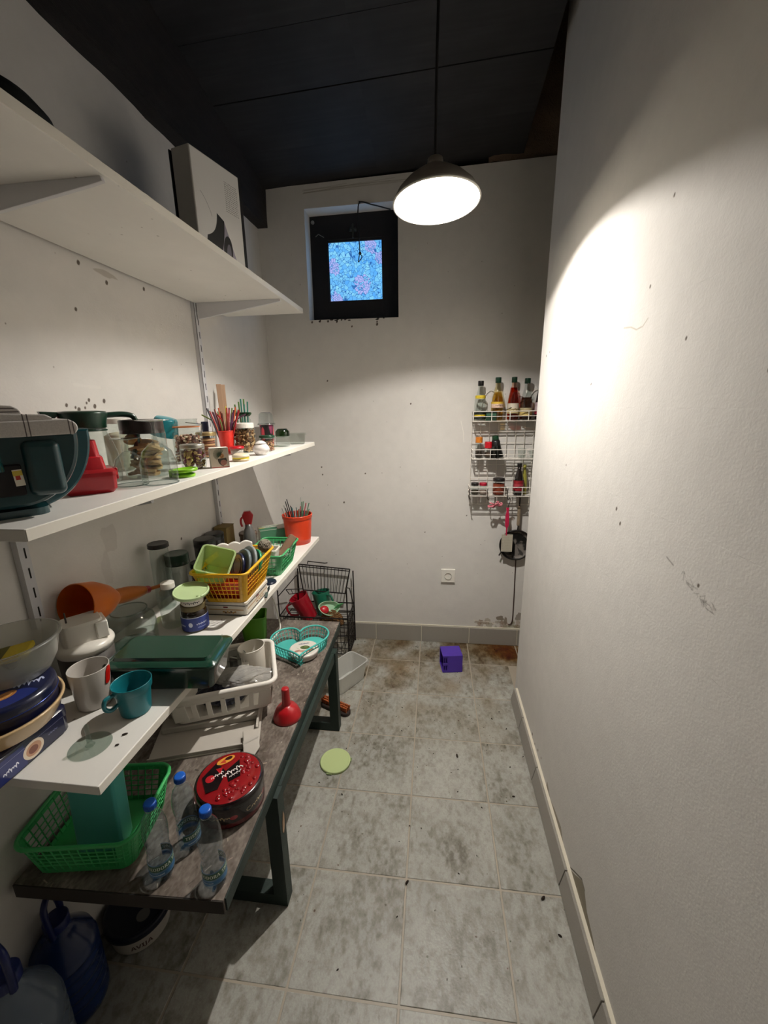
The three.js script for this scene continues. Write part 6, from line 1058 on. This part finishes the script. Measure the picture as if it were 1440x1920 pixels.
// things hung under the rack
{
  const t = thing('frying_sieve', 'round blackened frying sieve hung by its handle below the rack', 'sieve', [0.493, 0.688, ZB + 0.028]);
  part(t, 'rim', new THREE.TorusGeometry(0.091, 0.006, 8, 56), MP(0x17120f, 0.5, { metalness: 0.3 }));
  part(t, 'pan', lathe([[0, -0.012], [0.07, -0.01], [0.086, 0], [0.089, 0.004]], 56).rotateX(Math.PI / 2), MS(0xffffff, 0.6, { side: THREE.DoubleSide, metalness: 0.3, map: canvasTex(256, 256, (c, w, h) => paint(c, w, h, (x, y) => { const v = 120 - 100 * Math.max(0, Math.min(1, (fbm(x / 34, y / 60, 4, 31) - 0.46) * 6)) - 60 * Math.max(0, Math.min(1, (fbm(x / 12, y / 90, 3, 44) - 0.52) * 8)); return [v, v * 0.95, v * 0.9]; })) }));
  part(t, 'handle_wire', wire([[0.004, 0.088, 0], [0.006, 0.12, 0.002], [0.008, 0.292, 0.004]], 0.003, 8), MAT.darkWire);
  part(t, 'handle', rbox(0.018, 0.12, 0.012, 0.005).translate(0.006, 0.182, 0.003), MP(0x8a7a66, 0.4));
  part(t, 'lug', bar([-0.085, -0.05, 0], [-0.095, -0.068, 0.002], 0.004), MAT.darkWire);
  const f = thing('flyswatter', 'pink fly swatter with a whitish head hung in front of the sieve', 'fly swatter', [0.43, 0, ZB + 0.055]);
  part(f, 'handle', loft([[rrect(0.004, 0.002, 0.0015), 0.756], [rrect(0.004, 0.002, 0.0015), 0.8], [rrect(0.011, 0.003, 0.0025), 0.815], [rrect(0.011, 0.003, 0.0025), 0.88], [rrect(0.006, 0.0025, 0.002), 0.9], [rrect(0.009, 0.003, 0.0025), 0.925]]), plastic(0xc01c48, 0.4));
  const hd = []; for (let i = 0; i <= 7; i++) hd.push(boxAt(-0.026 + i * 0.0083, -0.0205 + i * 0.0083, 0.655, 0.756, -0.001, 0.001)); for (let i = 0; i <= 10; i++) hd.push(boxAt(-0.026, 0.0376, 0.655 + i * 0.01, 0.662 + i * 0.01, -0.0008, 0.0008));
  part(f, 'head', hd, MS(0xb9b2a0, 0.6)).userData.kind = 'stuff'; part(f, 'hook', tube([[0, 0.924, 0], [0.004, 0.95, 0.01], [0.004, 0.978, 0.036], [-0.002, 0.994, 0.038]], 0.002, 16, 6), MAT.darkWire);
  const b = thing('ribbon_bow', 'crumpled pink ribbon bow hanging from the lowest tray', 'ribbon', [0.352, 0.95, ZB + 0.085]); const pm = MS(0xc9707c, 0.7, { side: THREE.DoubleSide });
  for (let i = 0; i < 6; i++) { const a = i * 1.05, l = 0.034; part(b, 'loop', tube([[0, 0, 0], [l * Math.cos(a), 0.016 * Math.sin(a * 1.3), 0.012], [l * 1.15 * Math.cos(a + 0.3), 0.018 * Math.sin(a + 0.5), 0.0], [0.006, -0.004, -0.006]], 0.0045, 24, 5), pm); }
  part(b, 'cord', tube([[0, 0.0, 0], [0.008, 0.025, 0.004], [0.006, 0.052, 0.006]], 0.0015, 12, 5), MAT.white);
}
// ---------- wire basket cart at the far end of the bench ----------
{
  const t = thing('wire_cart', 'tall blackened wire basket standing on the floor between the bench and the back wall', 'wire basket', [0, 0, 0]), m = MAT.blackWire;
  const x0 = -0.93, x1 = -0.505, zf = -2.215, zb = -2.425, R = 0.0032;
  for (const [x, z, y] of [[x0, zf, 0.44], [x1, zf, 0.475], [x0 + 0.06, zb, 0.5], [x1, zb, 0.495]]) part(t, 'post', bar([x, 0.001, z], [x, y, z], 0.0042, 8), m);
  const rect = (y, r) => wire([[x0, y, zf], [x1, y, zf], [x1, y, zb], [x0, y, zb], [x0, y, zf]], r, 6);
  for (const y of [0.03, 0.21, 0.27]) part(t, 'hoop', rect(y, y === 0.27 ? 0.0042 : R), m);
  for (let i = 1; i < 18; i++) { const x = x0 + (x1 - x0) * i / 18; part(t, 'front_wire', bar([x, 0.03, zf], [x, 0.27, zf], 0.0019, 5), m); }
  for (let i = 1; i < 9; i++) { const z = zf + (zb - zf) * i / 9; part(t, 'side_wire', bar([x1, 0.03, z], [x1, 0.27, z], 0.0019, 5), m); part(t, 'floor_wire', bar([x0, 0.21, z], [x1, 0.21, z], 0.0019, 5), m); }
  for (const y of [0.07, 0.11, 0.15]) part(t, 'side_hoop', wire([[x0, y, zf], [x1, y, zf], [x1, y, zb]], 0.0022, 5), m);
  part(t, 'side_brace', wire([[x1, 0.475, zf], [x1, 0.43, zf - 0.09], [x1, 0.27, zb + 0.02]], R, 6), m); part(t, 'side_brace', wire([[x0, 0.4, zf], [x0 + 0.09, 0.5, zb + 0.1], [x0 + 0.09, 0.27, zb + 0.1]], R, 6), m);
  // tall back panel leaning a little forward
  part(t, 'back_frame', [...wire([[-0.86, 0.53, zb], [-0.525, 0.505, zb], [-0.555, 0.345, zb + 0.02], [-0.835, 0.36, zb + 0.02], [-0.86, 0.53, zb]], 0.0042, 8), ...wire([[-0.86, 0.515, zb - .004], [-0.528, 0.49, zb - .004]], R, 6)], m);
  for (let i = 1; i < 14; i++) { const f = i / 14; part(t, 'back_wire', bar([-0.86 + 0.335 * f, 0.53 - 0.025 * f, zb], [-0.835 + 0.28 * f, 0.36 - 0.015 * f, zb + 0.02], 0.002, 5), m); }
  part(t, 'handle', wire([[-0.80, 0.535, zb], [-0.79, 0.56, zb + 0.02], [-0.68, 0.55, zb + 0.02], [-0.67, 0.545, zb]], R, 6), m);
  part(t, 'side_tray', [...wire([[-0.9, 0.42, zf - 0.06], [-0.8, 0.42, zf - 0.08], [-0.79, 0.4, zf - 0.08], [-0.88, 0.39, zf - 0.06], [-0.9, 0.42, zf - 0.06]], 0.0026, 6), ...wire([[-0.87, 0.421, zf - 0.066], [-0.86, 0.392, zf - 0.066]], 0.002, 5), ...wire([[-0.83, 0.421, zf - 0.074], [-0.825, 0.396, zf - 0.074]], 0.002, 5)], m);
  const jugOf = (name, label, pos, turn, tilt, m2, r, h) => { const j = thing(name, label, 'jug', pos, turn); j.rotation.order = 'YXZ'; j.rotation.z = tilt; part(j, 'body', lathe([[0, 0], [r * 0.78, 0], [r * 0.82, 0.004], [r, h - 0.01], [r * 1.05, h], [r * 0.98, h], [r * 0.78, 0.006], [0, 0.006]], 40), m2); part(j, 'handle', tube([[-r, h * 0.86, 0], [-r - 0.035, h * 0.82, 0], [-r - 0.036, h * 0.45, 0], [-r * 0.9, h * 0.3, 0]], 0.0065, 30, 8), m2); return j; };
  jugOf('red_jug', 'crimson plastic jug lying tilted in the wire basket', [-0.765, 0.222, -2.305], 0.3, 0.42, MP(0x9c0c20, 0.35, { clearcoat: 0.3, side: THREE.DoubleSide }), 0.058, 0.165);
  jugOf('green_jug', 'dark green plastic jug behind the crimson jug in the wire basket', [-0.685, 0.222, -2.36], 2.6, -0.2, MP(0x1c6a50, 0.35, { clearcoat: 0.3, side: THREE.DoubleSide }), 0.055, 0.15);
  const s = thing('salad_scoop', 'pale green slanting dish with a round red knob in the wire basket', 'dish', [-0.638, 0.3, -2.27], 0.3); s.rotation.order = 'YXZ'; s.rotation.x = 0.9; s.rotation.z = -0.3;
  const sp = []; for (let i = 0; i < 40; i++) { const a = i / 40 * 6.2832; sp.push([0.068 * Math.cos(a) * (1 - 0.25 * Math.sin(a)), 0.045 * Math.sin(a)]); }
  part(s, 'shell', loft([[sp.map((p) => [p[0] * 0.7, p[1] * 0.7]), 0], [sp, 0.03], [sp.map((p) => [p[0] * 0.94, p[1] * 0.94]), 0.03], [sp.map((p) => [p[0] * 0.66, p[1] * 0.66]), 0.005]]), ds(0x9cc4a0)); part(s, 'knob', flakeGeo(0.03, 0.026, 0.016).translate(-0.03, 0.02, 0.006), MAT.red);
  const lf = part(s, 'leaf', at(extrude([[0, 0], [0.03, 0.012], [0.05, 0.04], [0.02, 0.034]], 0.004, 0.001), 0.03, 0.024, 0, -0.6), ds(0x4a9a5a));
  const wk = thing('wicker_bowl', 'upturned brown wicker bowl in the front of the wire basket', 'bowl', [-0.615, 0.2125, -2.262]), wm = MS(0x6a4a26, 0.85);
  const rings = []; for (let i = 0; i < 9; i++) { const f = i / 8, rad = 0.072 * Math.sqrt(1 - f * f * 0.92), y = 0.004 + 0.075 * f, pts = []; for (let k = 0; k < 40; k++) { const a = k / 40 * 6.2832; pts.push([(rad + (k % 2 ? 0.002 : -0.002) * (i % 2 ? 1 : -1)) * Math.cos(a), y, (rad + (k % 2 ? 0.002 : -0.002) * (i % 2 ? 1 : -1)) * 0.6 * Math.sin(a)]); } rings.push(tube(pts, 0.0055, 80, 5, true)); }
  part(wk, 'weave', rings, wm).userData.kind = 'stuff'; const st = []; for (let k = 0; k < 16; k++) { const a = k / 16 * 6.2832, p = []; for (let i = 0; i <= 6; i++) { const f = i / 6, rad = 0.072 * Math.sqrt(1 - f * f * 0.92); p.push([rad * Math.cos(a), 0.004 + 0.077 * f, rad * 0.6 * Math.sin(a)]); } st.push(tube(p, 0.004, 12, 5)); }
  part(wk, 'stakes', st, wm).userData.kind = 'stuff';
}
scene.traverse((o) => { if (o.isMesh) { o.castShadow = true; o.receiveShadow = true; } if (o.isPointLight) { o.castShadow = true; o.shadow.mapSize.set(2048, 2048); o.shadow.camera.near = 0.005; } });
renderer.render(scene, camera);
